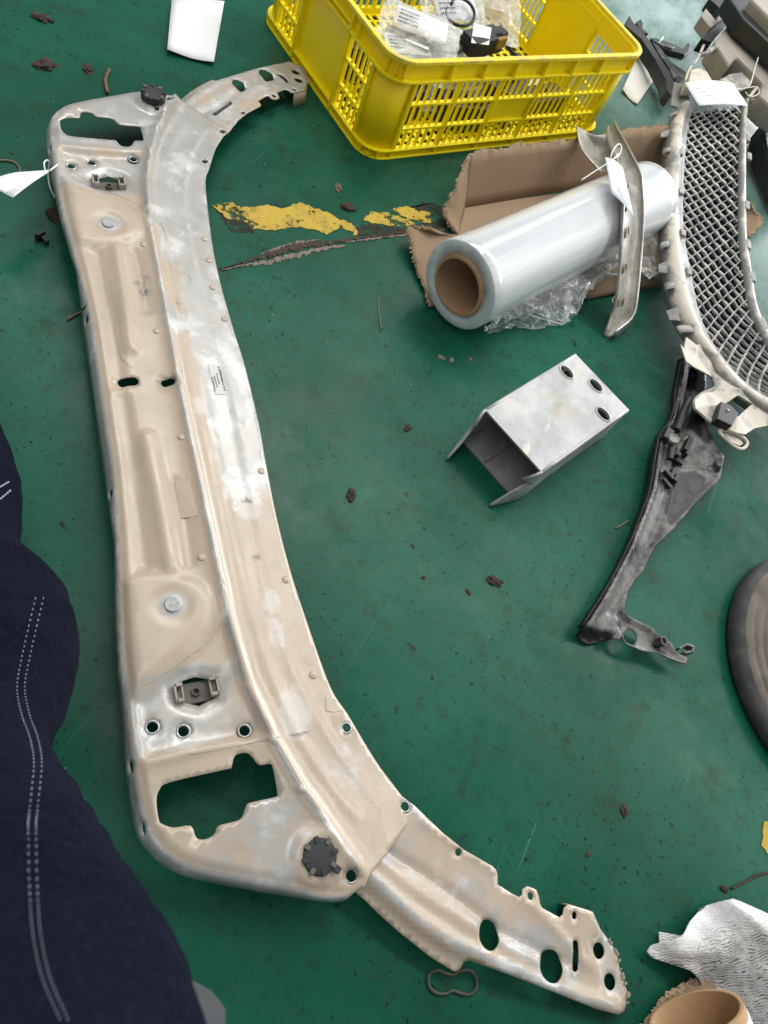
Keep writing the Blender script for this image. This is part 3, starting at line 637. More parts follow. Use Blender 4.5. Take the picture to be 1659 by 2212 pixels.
# part label and stamped plates
def plate(pts, z, mat, name, parent, lift=.0004, lab=None):
    P = []
    for x, y in pts:
        u, v = pan(x, y, z); P.append(Vector(wp(u, v, zb((u, v)) + lift)))
    o = MB().prism(P, (0, 0, -.0003)).ob(name, mat, parent)
    if lab: o['label'] = lab
    return o
MAT['sticker'] = plain('clear_sticker', (.55, .54, .50), .35, 0, .1, 40); MAT['scratch'] = plain('scratched_print', (.30, .25, .19), .6, 0, .3, 200)
st = plate([(449, 787), (470, 786), (491, 850), (466, 853)], .052, MAT['sticker'], 'part_label', PR, .0007, 'small clear printed label')
for k, (x0, y0, x1, y1) in enumerate([(472, 792, 487, 846), (468, 806, 474, 830), (463, 812, 470, 838), (459, 815, 465, 846), (476, 800, 481, 826)]):
    n = 9
    for i in range(n):
        t0 = i / n; t1 = (i + .45 + .3 * random.random()) / n
        a = (x0 + (x1 - x0) * t0, y0 + (y1 - y0) * t0); b = (x0 + (x1 - x0) * t1, y0 + (y1 - y0) * t1)
        plate([(a[0] - 1.1, a[1] + .4), (a[0] + 1.1, a[1] - .4), (b[0] + 1.1, b[1] - .4), (b[0] - 1.1, b[1] + .4)], .052, MAT['print'], 'print_mark', st, .0011)
plate([(376, 1036), (409, 1034), (428, 1115), (391, 1118)], .057, plain('faded_sticker', (.47, .385, .285), .5, 0, .12, 60), 'faded_label', PR, .0006)
plate([(704, 1505), (733, 1528), (741, 1534), (722, 1538), (705, 1536)], .047, MAT['panel'], 'stamped_plate', PR, .0006)
u0, v0 = pan(463, 240, .036)
def fplate(pts, name, mat, parent, lift):
    P = []
    for x, y in pts:
        u, v = pan(x, y, .036); z = max(float(zarm(np.array([(u, v)]))[0]), 0) if abs(u) > .52 else zb((u, v)); P.append(Vector(wp(u, v, z + lift)))
    return MB().prism(P, (0, 0, -.0006)).ob(name, mat, parent)
bl = fplate([(460, 241), (466, 245), (503, 217), (499, 211)], 'black_label', MAT['black'], PR, .0010)
for i in range(9):
    t = (i + 1) / 10.5; x = 464 + 36 * t; y = 241.5 - 26 * t
    fplate([(x, y), (x + 1.5, y - 1.1), (x + .3, y - 3.6), (x - 1.2, y - 2.6)], 'print_mark', MAT['clip'], bl, .0014)

# ------------------------------------------------------------------ printed tags
def quadp(q, s, t):       # bilinear point of a quad (4 world points)
    return q[0].lerp(q[1], s).lerp(q[3].lerp(q[2], s), t)
def tag_thing(name, label, q, lines, tie=None, loop=None, group=None, curl=.004, hole=True, matk='paper'):
    c = sum(q, Vector()) / 4; r = empty(name, c, label, 'tag', group)
    nrm = (q[1] - q[0]).cross(q[3] - q[0]).normalized()
    if nrm.z < 0: nrm = -nrm
    rows = [[quadp(q, i / 10, j / 6) + nrm * (curl * math.sin(math.pi * i / 10 + .3) * (1 - .3 * j / 6)) for i in range(11)] for j in range(7)]
    solid(MB().grid(rows).ob('tag_card', MAT[matk], r, True), .0005, 0)
    rnd = random.Random(len(label)); mb = MB()
    for (s0, s1, t) in lines:
        s_ = s0
        while s_ < s1:
            ds = rnd.uniform(.012, .028); P = []
            for (ss, tt) in ((s_, t), (s_ + ds * .8, t), (s_ + ds * .8, t + .022), (s_, t + .022)):
                P.append(quadp(q, ss, tt) + nrm * (curl * math.sin(math.pi * ss + .3) * (1 - .3 * tt) + .0007))
            mb.add(P, [(0, 1, 2, 3)]); s_ += ds * 1.35
    if lines: setp(mb.ob('printed_lines', MAT['print'], r), kind='stuff')
    if tie: MB().tube(cr(tie, 6), .0011, 8).ob('cable_tie', MAT['nylon'], r, True)
    if loop: MB().tube(cr(loop, 8), .0010, 8).ob('tie_loop', MAT['nylon'], r, True)
    return r

# ------------------------------------------------------------------ yellow crate
KO = Vector((-.3584, 1.1122, 0)); KY = 1.046; KU = Vector((math.cos(KY), math.sin(KY), 0)); KV = Vector((-math.sin(KY), math.cos(KY), 0)); KL, KW, KH = .606, .411, .177
CRT = empty('plastic_crate', KO + KU * KL / 2 + KV * KW / 2, 'yellow slatted plastic crate full of small bagged parts', 'crate')
def kp(s, t, z): return KO + KU * s + KV * t + ZU * z
def rr(off, r=.045, n=8):
    r = max(r + off, .004); x0, x1, y0, y1 = -off, KL + off, -off, KW + off; out = []
    for (cx, cy, a0) in ((x0 + r, y0 + r, 180), (x1 - r, y0 + r, 270), (x1 - r, y1 - r, 0), (x0 + r, y1 - r, 90)):
        for k in range(n + 1): a = math.radians(a0 + 90 * k / n); out.append((cx + r * math.cos(a), cy + r * math.sin(a)))
    return out
def ring(mb, z0, z1, o0, o1):       # closed band between two offsets
    A, B = rr(o0), rr(o1); n = len(A)
    V = [kp(x, y, z0) for x, y in A] + [kp(x, y, z1) for x, y in A] + [kp(x, y, z1) for x, y in B] + [kp(x, y, z0) for x, y in B]
    F = []
    for b in range(4):
        for i in range(n): j = (i + 1) % n; c = (b + 1) % 4; F.append((b * n + i, b * n + j, c * n + j, c * n + i))
    mb.add(V, F)
def nm(name, mb, par=CRT, bv=.0008):
    o = mb.ob(name, MAT['crate'], par); bevel(o, bv, 2); return o
b = MB(); ring(b, .169, .177, .000, -.010); o = b.ob('rim', MAT['crate'], CRT, True, 40); bevel(o, .002, 3)
b = MB(); ring(b, .139, .1435, -.001, -.012); nm('upper_ledge', b)
b = MB(); ring(b, .1425, .170, -.010, -.0125); nm('rim_band', b, bv=.0002)
b = MB(); ring(b, 0, .003, -.002, -.014); nm('bottom_flange', b)
b = MB(); ring(b, .0145, .0175, -.002, -.014); nm('lower_ledge', b)
b = MB(); ring(b, .001, .0165, -.012, -.0145); nm('bottom_band', b, bv=.0002)
b = MB()
for k in range(29): b.box(kp(.016 + (KL - .032) * k / 28, KW / 2, .0065), KU, KV, ZU, .0035, KW / 2 - .014, .0015)
for k in range(19): b.box(kp(KL / 2, .016 + (KW - .032) * k / 18, .0062), KU, KV, ZU, KL / 2 - .014, .0032, .0013)
b.ob('floor_grid', MAT['crate'], CRT)
# rounded corner posts
for ci in range(4):
    P = rr(-.010, .045, 8)[ci * 9:ci * 9 + 9]; I = rr(-.0128, .045, 8)[ci * 9:ci * 9 + 9]
    dirs = [(-1, 0, 0, -1), (0, -1, 1, 0), (1, 0, 0, 1), (0, 1, -1, 0)][ci]
    e0 = {0: (P[0][0], P[0][1] + .012), 1: (P[0][0] - .012, P[0][1]), 2: (P[0][0], P[0][1] - .012), 3: (P[0][0] + .012, P[0][1])}[ci]
    e1 = {0: (P[-1][0] + .012, P[-1][1]), 1: (P[-1][0], P[-1][1] + .012), 2: (P[-1][0] - .012, P[-1][1]), 3: (P[-1][0], P[-1][1] - .012)}[ci]
    Q = [e0] + P + [e1]
    b = MB(); b.grid([[kp(x, y, z) for x, y in Q] for z in (.016, .08, .142)]); o = solid(b.ob('corner_post', MAT['crate'], CRT, True), .0026, -1)
    for k in (2, 4, 6):               # small ribs in the rim and foot of the corner
        x, y = P[k]; c = Vector((x - KL / 2, y - KW / 2, 0)); cc = rr(-.010, .045, 8)[ci * 9 + 4]
        ctr = [(.055, .055), (KL - .055, .055), (KL - .055, KW - .055), (.055, KW - .055)][ci]; n_ = Vector((x - ctr[0], y - ctr[1], 0)).normalized(); n_ = KU * n_.x + KV * n_.y
        for zc, hh in ((.156, .0135), (.009, .0065)):
            rb = MB(); rb.box(kp(x, y, zc) + n_ * .004, n_, ZU.cross(n_), ZU, .0045, .0011, hh); rb.ob('corner_rib', MAT['crate'], CRT)
    if ci == 0:
        pass
rowsZ = [(.1010, .138), (.0570, .0970), (.0185, .0530)]
slat_me = {}
def wall(org, du, dn, length, cols, solidcells, handle=None, mb_top=True):
    """one side: org corner on the outside at floor level, du along, dn outward"""
    A = lambda s, d, z: org + du * s - dn * d + ZU * z
    s0, s1 = cols[0][0], cols[-1][1]
    def rib(name, s_a, s_b, z_a, z_b, d_a, d_b):
        m = MB(); m.box(A((s_a + s_b) / 2, (d_a + d_b) / 2, (z_a + z_b) / 2), du, dn, ZU, (s_b - s_a) / 2, (d_b - d_a) / 2, (z_b - z_a) / 2); nm(name, m, CRT, .0005)
    # ribs of the rim band
    nb = len(cols) if not handle else 3
    for k in range(1, 7 if not handle else 5):
        s = .05 + (length - .1) * k / (7 if not handle else 5)
        if handle and handle[0] < s < handle[1]: continue
        rib('rim_rib', s - .0025, s + .0025, .1435, .169, .001, .0115)
    edges = sorted(set([c[0] for c in cols] + [c[1] for c in cols]))
    groups = [(cols[0][0], cols[-1][1])] if not handle else [(cols[0][0] , cols[0][1]), (cols[1][0], cols[1][1])]
    for (g0, g1) in groups:
        for (z_a, z_b) in ((.0970, .1010), (.0530, .0570), (.0165, .0185), (.138, .140)): rib('cross_rib', g0 - .004, g1 + .004, z_a, z_b, .005, .0135)
        es = [e for e in edges if g0 - .001 <= e <= g1 + .001]
        done = set()
        for e in es:
            if any(abs(e - q) < .009 for q in done): continue
            done.add(e); rib('upright_rib', e - .003, e + .003, .003, .140, .0045, .0138)
    for ri, (z_a, z_b) in enumerate(rowsZ):
        for ci_, (c0, c1) in enumerate(cols):
            c0 += .003; c1 -= .003
            if (ri, ci_) in solidcells:
                rib('blank_panel', c0, c1, z_a, z_b, .0095, .012); continue
            n = 6 if (c1 - c0) > .08 else 5; pitch = (c1 - c0) / n
            for k in range(1, n):
                s = c0 + pitch * k; key = (round(z_b - z_a, 4),)
                if key not in slat_me:
                    hz = (z_b - z_a) / 2 + .0008; V = []; m = 5
                    for i in range(m + 1):
                        zz = -hz + 2 * hz * i / m; bow = .003 * (1 - (2 * i / m - 1) ** 2)
                        for (x, y) in ((-.0024, 0), (.0024, 0), (.0024, -.0030), (-.0024, -.0030)): V.append((x, y - bow * 0, zz))
                    F = [(i * 4 + q, i * 4 + (q + 1) % 4, (i + 1) * 4 + (q + 1) % 4, (i + 1) * 4 + q) for i in range(m) for q in range(4)] + [(3, 2, 1, 0), (m * 4, m * 4 + 1, m * 4 + 2, m * 4 + 3)]
                    me = bpy.data.meshes.new('slat'); me.from_pydata(V, [], F); me.materials.append(MAT['crate']); slat_me[key] = me
                o = bpy.data.objects.new('slat', slat_me[key]); col.objects.link(o); o.parent = CRT; o.matrix_parent_inverse = CRT.matrix_world.inverted()
                o.matrix_world = Matrix.Translation(A(s, .0092, (z_a + z_b) / 2)) @ Matrix((du, dn, ZU)).transposed().to_4x4()
    if handle:
        h0, h1 = handle; rib('hand_panel', h0, h1, .004, .150, .011, .0135)
        for e in (h0, h1): rib('handle_post', e - .003, e + .003, .002, .168, .001, .0138)
        rib('hand_grip', h0, h1, .150, .1535, .002, .0135)
cf = [(.060 + .0972 * k, .060 + .0972 * (k + 1)) for k in range(5)]
wall(kp(0, 0, 0), KU, -KV, KL, cf, {(1, 2)})
wall(kp(0, KW, 0), KU, KV, KL, cf, {(1, 2)})
cs = [(.058, .132), (.279, .353)]
wall(kp(0, 0, 0), KV, -KU, KW, cs, set(), (.134, .277))
wall(kp(KL, 0, 0), KV, KU, KW, cs, set(), (.134, .277))

# contents of the crate
def crumple(rows, amp, fr, seed):
    out = []
    for r in rows:
        rr_ = []
        for p in r:
            q = Vector(p) * fr + Vector((seed * 3.1, seed * 1.7, 0)); n = noise.noise_vector(q); n2 = noise.noise_vector(q * 2.7)
            rr_.append(Vector(p) + n * amp + n2 * amp * .45)
        out.append(rr_)
    return out
def bagging(label, ctr, ax, sx, sy, seed, tagq=True, part=None, tilt=.3):
    c = Vector(ctr); r = empty('parts_bag', c, label, 'bag', 'bagged parts in the yellow crate')
    u = Vector((math.cos(ax), math.sin(ax), .0)); v = Vector((-math.sin(ax), math.cos(ax), tilt)).normalized(); n = u.cross(v)
    for sgn in (1, -1):
        rows = [[c + u * (sx * (i / 12 - .5)) + v * (sy * (j / 9 - .5)) + n * (sgn * .016 * math.sin(math.pi * i / 12) * math.sin(math.pi * j / 9)) for i in range(13)] for j in range(10)]
        MB().grid(crumple(rows, .006, 26, seed)).ob('clear_film', MAT['bag'], r)
    if tagq:
        q = [c + u * (sx * a) + v * (sy * b_) + n * .010 for a, b_ in ((-.34, .32), (.30, .36), (.32, -.05), (-.34, -.10))]
        rows = [[quadp(q, i / 6, j / 4) for i in range(7)] for j in range(5)]
        lb = solid(MB().grid(crumple(rows, .002, 18, seed + 5)).ob('paper_label', MAT['paper'], r, True), .0004, 0)
        mb = MB(); rnd = random.Random(seed)
        for t in (.2, .38, .56, .74):
            s_ = .07
            while s_ < .42:
                ds = rnd.uniform(.02, .04); mb.add([quadp(q, a, t_) + n * .0035 for a, t_ in ((s_, t), (s_ + ds, t), (s_ + ds, t + .07), (s_, t + .07))], [(0, 1, 2, 3)]); s_ += ds * 1.4
        setp(mb.ob('printed_lines', MAT['print'], lb), kind='stuff')
    if part == 'metal':
        m = MB(); m.box(c - n * .004 + v * -.012, u, v, n, .024, .010, .005); bevel(m.ob('metal_fitting', MAT['steel'], r), .002)
        m = MB(); m.lathe([(.006, -.012), (.010, -.012), (.010, .012), (.006, .012)], c + u * .02 + v * .01, u, 16, True); m.ob('metal_sleeve', MAT['steel'], r, True, 40)
    elif part == 'black':
        m = MB(); m.box(c, u, v, n, .030, .014, .012); m.box(c + u * .03 + v * .008, u, v, n, .012, .007, .009); bevel(m.ob('black_fitting', MAT['black'], r), .002)
    elif part == 'cable':
        m = MB(); m.tube(cr([c + u * (.03 * math.cos(t)) + v * (.022 * math.sin(t)) + n * (.003 * t) for t in [k * .7 for k in range(14)]], 4), .0028, 8); m.ob('black_cable', MAT['black'], r, True)
    return r
bagging('clear bag with a printed paper label at the near corner of the yellow crate', at(905, 78, .108), .35, .15, .11, 1, True, 'metal', .35)
bagging('clear bag holding a metal bracket at the front rim of the crate', at(880, 120, .085), .8, .13, .10, 2, True, 'metal', .2)
bagging('clear bag with a curled white label in the middle of the crate', at(985, 40, .112), 1.0, .15, .12, 3, True, 'cable', .5)
bagging('clear bag with a coiled black cable beside the black sensor', at(965, 105, .09), 1.4, .12, .09, 4, False, 'cable', .25)
bagging('empty crinkled clear bag highest in the crate', at(1060, 38, .120), .7, .13, .09, 5, False, None, .6)
bagging('clear bag with black fittings deep in the crate front', at(1010, 165, .04), 1.1, .18, .11, 6, True, 'black', .1)
bagging('clear bag lying on the crate floor near its left end', at(905, 200, .03), .9, .16, .10, 7, True, 'black', .1)
bagging('clear bag lying on the crate floor behind the blank panel', at(1110, 170, .03), 1.2, .16, .10, 8, False, 'black', .1)
for k, (s_, t_, a_, sx, sy, sz, lb_) in enumerate([(.12, .10, .4, .055, .030, .028, 'black plastic housing on the crate floor behind its near corner'), (.25, .07, -.2, .05, .026, .024, 'black plastic housing behind the second slotted column of the crate'), (.37, .10, .7, .045, .035, .03, 'black plastic housing behind the blank panel of the crate'), (.47, .08, .1, .05, .025, .022, 'black plastic housing at the far right of the crate floor'), (.09, .25, 1.2, .05, .035, .03, 'black plastic housing at the left end of the crate floor'), (.25, .22, .3, .07, .05, .035, 'large black plastic housing in the middle of the crate floor')]):
    hb = empty('black_housing', kp(s_, t_, .008), lb_, 'car part', 'black parts on the crate floor')
    u = (KU * math.cos(a_) + KV * math.sin(a_)); v = ZU.cross(u); m = MB(); m.box(kp(s_, t_, .008 + sz), u, v, ZU, sx, sy, sz); m.box(kp(s_, t_, .008 + sz * 1.6) + u * sx * .4, u, v, ZU, sx * .4, sy * .6, sz * .7); bevel(m.ob('housing_body', MAT['black'], hb), .003)
    m = MB(); m.lathe([(sy * .3, 0), (sy * .3, sz * .6), (sy * .2, sz * .6), (sy * .2, 0)], kp(s_, t_, .008 + sz * 1.9) - u * sx * .5, ZU, 16); m.ob('housing_socket', MAT['black'], hb, True, 40)
sn = empty('black_sensor', at(1035, 100, .09), 'black plastic sensor with a white label and amber connector in the crate', 'car part')
m = MB(); u = (KU * .9 + KV * .2).normalized(); v = ZU.cross(u); c = at(1042, 90, .108); m.box(c, u, v, ZU, .045, .02, .016); m.box(c + u * .055 + v * .005, u, v, ZU, .014, .012, .012); bevel(m.ob('sensor_body', MAT['black'], sn), .003)
m = MB(); m.box(c + u * .03 + v * -.014 + ZU * .006, u, v, ZU, .014, .010, .010); bevel(m.ob('amber_connector', plain('amber_plastic', (.25, .16, .02), .4), sn), .003)
m = MB(); m.tube(cr([c + u * .05, c + u * .075 - ZU * .01, c + u * .085 - v * .02 - ZU * .02, c + u * .09 - v * .04 - ZU * .02], 6), .004, 8); m.ob('cable_stub', MAT['black'], sn, True)
q = [at(1024, 50, .128), at(1062, 60, .128), at(1056, 97, .122), at(1018, 92, .122)]; m = MB(); m.prism(q, (0, 0, -.0006)); lb = m.ob('paper_label', MAT['paper'], sn)

# ------------------------------------------------------------------ white cards on the floor
def card(label, pts, z0, mat):
    P = [at(x, y, z0) for x, y in pts]
    r = [[quadp(P, i / 8, j / 8) + ZU * (.003 * math.sin(i * .5 + j * .3)) for i in range(9)] for j in range(9)]
    o = solid(MB().grid(r).ob('white_card', MAT[mat], None, True), .0012, 0); setp(o, label, 'card'); return o
card('clean white card lying on the floor beyond the panel, left of the crate', [(371, 0), (485, 0), (462, 134), (361, 109)], .007, 'card_white')
o = card('off-white card half hidden behind the right end of the yellow crate', [(1388, 95), (1427, 151), (1377, 225), (1344, 194)], .006, 'card_old')

# ------------------------------------------------------------------ cardboard carton remains under the film roll
def ragged(a, b, n, amp, seed, zamp=0):
    rnd = random.Random(seed); return [a.lerp(b, k / n) + Vector((rnd.uniform(-1, 1), rnd.uniform(-1, 1), rnd.uniform(-1, 1) * (1 if zamp else 0))) * amp for k in range(n + 1)]
CB = empty('torn_carton', at(1200, 500, 0), 'torn open brown carton lying under the stretch film roll', 'carton')
def cardwall(name, bot, top, par=CB, th=.005, seed=1, nn=26, amp=.003, edge=True):
    nn = nn * 3
    B = [bot[0].lerp(bot[1], k / nn) for k in range(nn + 1)] if len(bot) == 2 else cr(bot, max(1, nn // (len(bot) - 1)))
    T = cr(top, max(1, int(round((len(B) - 1) / (len(top) - 1))))) if len(top) > 2 else [top[0].lerp(top[1], k / nn) for k in range(nn + 1)]
    n = min(len(B), len(T)); rnd = random.Random(seed)
    B = [B[int(i * (len(B) - 1) / (n - 1))] for i in range(n)]; T0 = [T[int(i * (len(T) - 1) / (n - 1))] for i in range(n)]; T = [T[int(i * (len(T) - 1) / (n - 1))] + Vector((rnd.uniform(-1, 1), rnd.uniform(-1, 1), rnd.uniform(-1, 1))) * amp * .45 + noise.noise_vector(T[int(i * (len(T) - 1) / (n - 1))] * 38) * amp * 1.7 for i in range(n)]
    rows = [[B[i].lerp(T0[i], j / 5 if j < 5 else .99) + noise.noise_vector(B[i].lerp(T0[i], j / 5) * 9) * .004 * (j / 5) + ((T[i] - T0[i]) if j == 5 else Vector()) for i in range(n)] for j in range(6)]
    o = solid(MB().grid(rows).ob(name, MAT['card'], par, True), th, 0)
    if edge:           # frayed fluting along the tear
        mb = MB()
        for k in range(int(n * 2.2)):
            i = rnd.randrange(n - 1); p = rows[5][i].lerp(rows[5][i + 1], rnd.random()); r = rnd.uniform(.0012, .0030)
            a = Vector((rnd.uniform(-1, 1), rnd.uniform(-1, 1), rnd.uniform(-1, 1))).normalized(); b_ = a.orthogonal().normalized()
            mb.box(p, a, b_, a.cross(b_), r * 1.3, r * .5, r * .2)
        setp(mb.ob('frayed_edge', MAT['tornedge'], o), kind='stuff')
    return o
cardwall('carton_base', [at(985, 520, .004), at(1105, 684, .004)], [at(1012, 440, .004), at(1436, 388, .004)], nn=14, amp=.0, edge=False, seed=2).hide_render = False
CB_b = MB().prism([at(x, y, .0045) for x, y in [(1004, 446), (1436, 385), (1450, 600), (1130, 672), (975, 545)]], (0, 0, -.004)).ob('carton_floor', MAT['card'], CB)
bpy.data.objects.remove([o for o in CB.children if o.name.startswith('carton_base')][0])
cardwall('carton_back', [at(1000, 447, .005), at(1440, 372, .005)], [at(1015, 330, .080), at(1130, 312, .084), at(1243, 300, .088), at(1330, 283, .090), at(1445, 268, .092)], seed=3)
cardwall('carton_side', [at(1002, 447, .005), at(988, 508, .005)], [at(1014, 332, .078), at(985, 400, .050), at(962, 458, .02), at(985, 500, .008)], seed=4, nn=12, amp=.0035)
cardwall('carton_flap', [at(1000, 512, .006), at(940, 660, .004)], [at(935, 498, .030), at(890, 486, .026), at(884, 530, .020), at(905, 590, .010), at(930, 664, .004)], seed=5, nn=16, amp=.003)
cardwall('carton_front', [at(1112, 674, .003), at(1450, 612, .003)], [at(1135, 628, .030), at(1200, 612, .034), at(1290, 586, .038), at(1450, 572, .042)], seed=6, nn=20, amp=.002)
cardwall('carton_end', [at(1590, 520, .003), at(1600, 440, .003)], [at(1618, 512, .02), at(1646, 476, .03), at(1618, 436, .03)], seed=8, nn=12, amp=.002)

# ------------------------------------------------------------------ roll of stretch film
RR = .0665; RZ = RR + .006
RF = at(992, 617, RZ); RB = at(1395, 430, RZ); RA = (RB - RF).normalized(); RLEN = .515
RL = empty('stretch_film_roll', RF + RA * RLEN / 2 - ZU * RR, 'thick roll of clear stretch film on a cardboard core lying on the torn carton', 'film roll')
rnd = random.Random(5)
prof = [(RR * .68, .0006), (RR * .985, 0), (RR, .001)] + [(RR * (1 + .002 * math.sin(k * .9)), .001 + (RLEN - .002) * k / 24) for k in range(1, 25)] + [(RR * .985, RLEN), (RR * .68, RLEN)]
_m = MAT['rollfilm']; _nt = _m.node_tree; _b = _nt.nodes['Principled BSDF']; _tc = _nt.nodes.new('ShaderNodeTexCoord'); _mp = _nt.nodes.new('ShaderNodeMapping'); _mp.vector_type = 'TEXTURE'
_mp.inputs['Rotation'].default_value = (0, 0, math.atan2(RA.y, RA.x)); _mp.inputs['Scale'].default_value = (1.6, .030, .030); _nz = _nt.nodes.new('ShaderNodeTexNoise'); _nz.inputs['Scale'].default_value = 1.0; _nz.inputs['Detail'].default_value = 5
_bp = _nt.nodes.new('ShaderNodeBump'); _bp.inputs['Strength'].default_value = .35; _bp.inputs['Distance'].default_value = .004
_mr = _nt.nodes.new('ShaderNodeMapRange'); _mr.inputs[1].default_value = .35; _mr.inputs[2].default_value = .66; _mx = _nt.nodes.new('ShaderNodeMix'); _mx.data_type = 'RGBA'; _mx.inputs[6].default_value = (.60, .635, .655, 1); _mx.inputs[7].default_value = (.86, .875, .885, 1); _nt.links.new(_nz.outputs['Fac'], _mr.inputs[0]); _nt.links.new(_mr.outputs[0], _mx.inputs[0]); _nt.links.new(_mx.outputs[2], _b.inputs['Base Color'])  # pale streaks along the axis: highlight streaks painted into the film colour
_nt.links.new(_tc.outputs['Object'], _mp.inputs['Vector']); _nt.links.new(_mp.outputs[0], _nz.inputs['Vector']); _nt.links.new(_nz.outputs['Fac'], _bp.inputs['Height']); _nt.links.new(_bp.outputs[0], _b.inputs['Normal']); _nt.links.new(_bp.outputs[0], _b.inputs['Coat Normal'])
MB().lathe(prof, RF, RA, 96, True).ob('wound_film', MAT['rollfilm'], RL, True)
RC = RR * .675
MB().lathe([(RC, -.004), (RC, RLEN), (RC * .90, RLEN), (RC * .90, -.004)], RF, RA, 72, True).ob('cardboard_core', MAT['core'], RL, True, 40)
# loose tail of film
pa = [RF + RA * t + (RA.cross(ZU)).normalized() * (RR * .92) - ZU * (RR * .2) for t in (.01, .1, .2, .3, .42, .5)]
tails = [(1050, 714), (1125, 712), (1218, 704), (1258, 640), (1345, 590), (1436, 600)]
tailz = [.003, .004, .008, .035, .044, .046]
pb = [at(x, y, z) for (x, y), z in zip(tails, tailz)]
A_, B_ = cr(pa, 8), cr(pb, 8); n = min(len(A_), len(B_))
rows = [[A_[i].lerp(B_[i], j / 16) - ZU * (.010 * math.sin(math.pi * j / 16)) for i in range(n)] for j in range(17)]
rows2 = crumple(crumple(rows, .011, 34, 1), .008, 95, 2)
for i in range(n): rows2[0][i] = rows[0][i]
for r_ in rows2:
    for p in r_: p.z = max(p.z, .004)
MB().grid(rows2).ob('loose_film', MAT['film'], RL)
pc = [at(x, y, .003) for x, y in [(1095, 690), (1150, 676), (1215, 702), (1250, 640)]]; pd = [at(x, y, .035) for x, y in [(1120, 640), (1170, 610), (1240, 598), (1300, 572)]]
A_, B_ = cr(pc, 8), cr(pd, 8); rows = [[A_[i].lerp(B_[i], j / 10) + ZU * (.008 * math.sin(math.pi * j / 10)) for i in range(len(A_))] for j in range(11)]
r2 = crumple(crumple(rows, .009, 32, 7), .006, 80, 8)
for r_ in r2:
    for p in r_: p.z = max(p.z, .003)
MB().grid(r2).ob('loose_film', MAT['film'], RL)
o = MB().tube(cr([at(1138, 678, .003), at(1175, 690, .002), at(1215, 701, .003)], 6), .0014, 8).ob('cable_tie', MAT['nylon'], None, True); setp(o, 'loose clear cable tie on the floor below the crumpled film', 'cable tie')

# ------------------------------------------------------------------ chromed trim strip lying over the roll
TS = empty('chrome_trim_strip', at(1340, 690, 0), 'curved chromed trim strip leaning over the far end of the film roll', 'car part')
Ls = [(1311, 716, .012), (1322, 681, .030), (1332, 651, .050), (1339.6, 591, .082), (1344.5, 517, .118), (1347, 457, .142), (1345, 410, .150), (1335, 350, .145), (1318, 300, .125), (1316, 272, .110)]
Rs = [(1325, 722, .012), (1363, 688, .028), (1374, 641, .050), (1383, 542, .088), (1387, 457, .128), (1385, 410, .145), (1381, 378, .150), (1355, 325, .142), (1336, 290, .125), (1325, 268, .112)]
La = cr([at(*p) for p in Ls], 6); Ra = cr([at(*p) for p in Rs], 6)
rows = []
for a, b_ in zip(La, Ra):
    d = b_ - a; L_ = d.length; up = ZU
    rows.append([a + d * t + up * h_ for t, h_ in ((0, .0), (.03, -.006), (.12, -.009), (.35, -.010), (.6, -.010), (.85, -.007), (.96, -.002), (1.0, .004))])
solid(MB().grid(rows).ob('strip_body', MAT['chromein'], TS, True), .0022, -1)
rim_l = MB(); rim_l.tube([r_[0] for r_ in rows], .0013, 6); rim_l.ob('strip_edge', MAT['chrome'], TS, True)
rim_r = MB(); rim_r.tube([r_[-1] for r_ in rows], .0021, 6); rim_r.ob('strip_edge', MAT['chrome'], TS, True)
fr = []
for r_ in rows[:14]:
    a, b_ = r_[-1], r_[-1] + (r_[-1] - r_[0]).normalized() * .008 - ZU * .014; fr.append([a, a.lerp(b_, .4) + ZU * .002, b_])
solid(MB().grid(fr).ob('chrome_face', MAT['chrome'], TS, True), .0016)
wing = [[at(1246, 274, .10), at(1282, 291, .106), at(1314, 290, .112)], [at(1253, 312, .098), at(1290, 318, .092), at(1325, 312, .118)], [at(1268, 338, .100), at(1300, 348, .094), at(1335, 345, .130)], [at(1300, 372, .104), at(1322, 372, .110), at(1345, 380, .140)]]
wg = [cr(w_, 5) for w_ in wing]; wg = [list(x) for x in zip(*[cr([r_[i] for r_ in wg], 5) for i in range(len(wg[0]))])]
solid(MB().grid(wg).ob('end_wing', MAT['chromein'], TS, True), .002, 0)
wr = MB(); wr.tube([r_[0] for r_ in wg], .0018, 6); wr.ob('strip_edge', MAT['chrome'], TS, True)
for i in (12, 18, 24, 30, 36, 42):
    for sd_ in (1, -1):
        r_ = rows[i]; d = (r_[-1] - r_[0]).normalized(); p = r_[3] + d * (.005 * sd_) + ZU * .003
        m = MB(); t = (rows[min(i + 1, len(rows) - 1)][3] - rows[i - 1][3]).normalized(); m.box(p, t, d, ZU, .005, .0012, .004); m.ob('strip_clip', MAT['chromein'], TS)
for k, (x, y, z) in enumerate([(1324, 655, .048)]):
    p = at(x, y, z); m = MB(); m.tube([p, p + Vector((-.004, .004, .002)), p + Vector((-.003, .016, .004)), p + Vector((.003, .018, .004))], .0012, 6); m.ob('strip_hook', MAT['chromein'], TS, True)
tag_thing('hang_tag', 'white hang tag tied to the chromed trim strip', [at(1306, 341, .163), at(1346, 362, .163), at(1370, 470, .152), at(1320, 418, .156)], [(.30, .75, .70), (.30, .75, .78), (.35, .8, .86)],
          tie=[at(1256, 389, .150), at(1285, 370, .157), at(1322, 346, .165), at(1336, 332, .166)], loop=[at(1318, 350, .165), at(1322, 330, .172), at(1334, 312, .168), at(1342, 316, .158), at(1338, 334, .158), at(1322, 346, .160)])

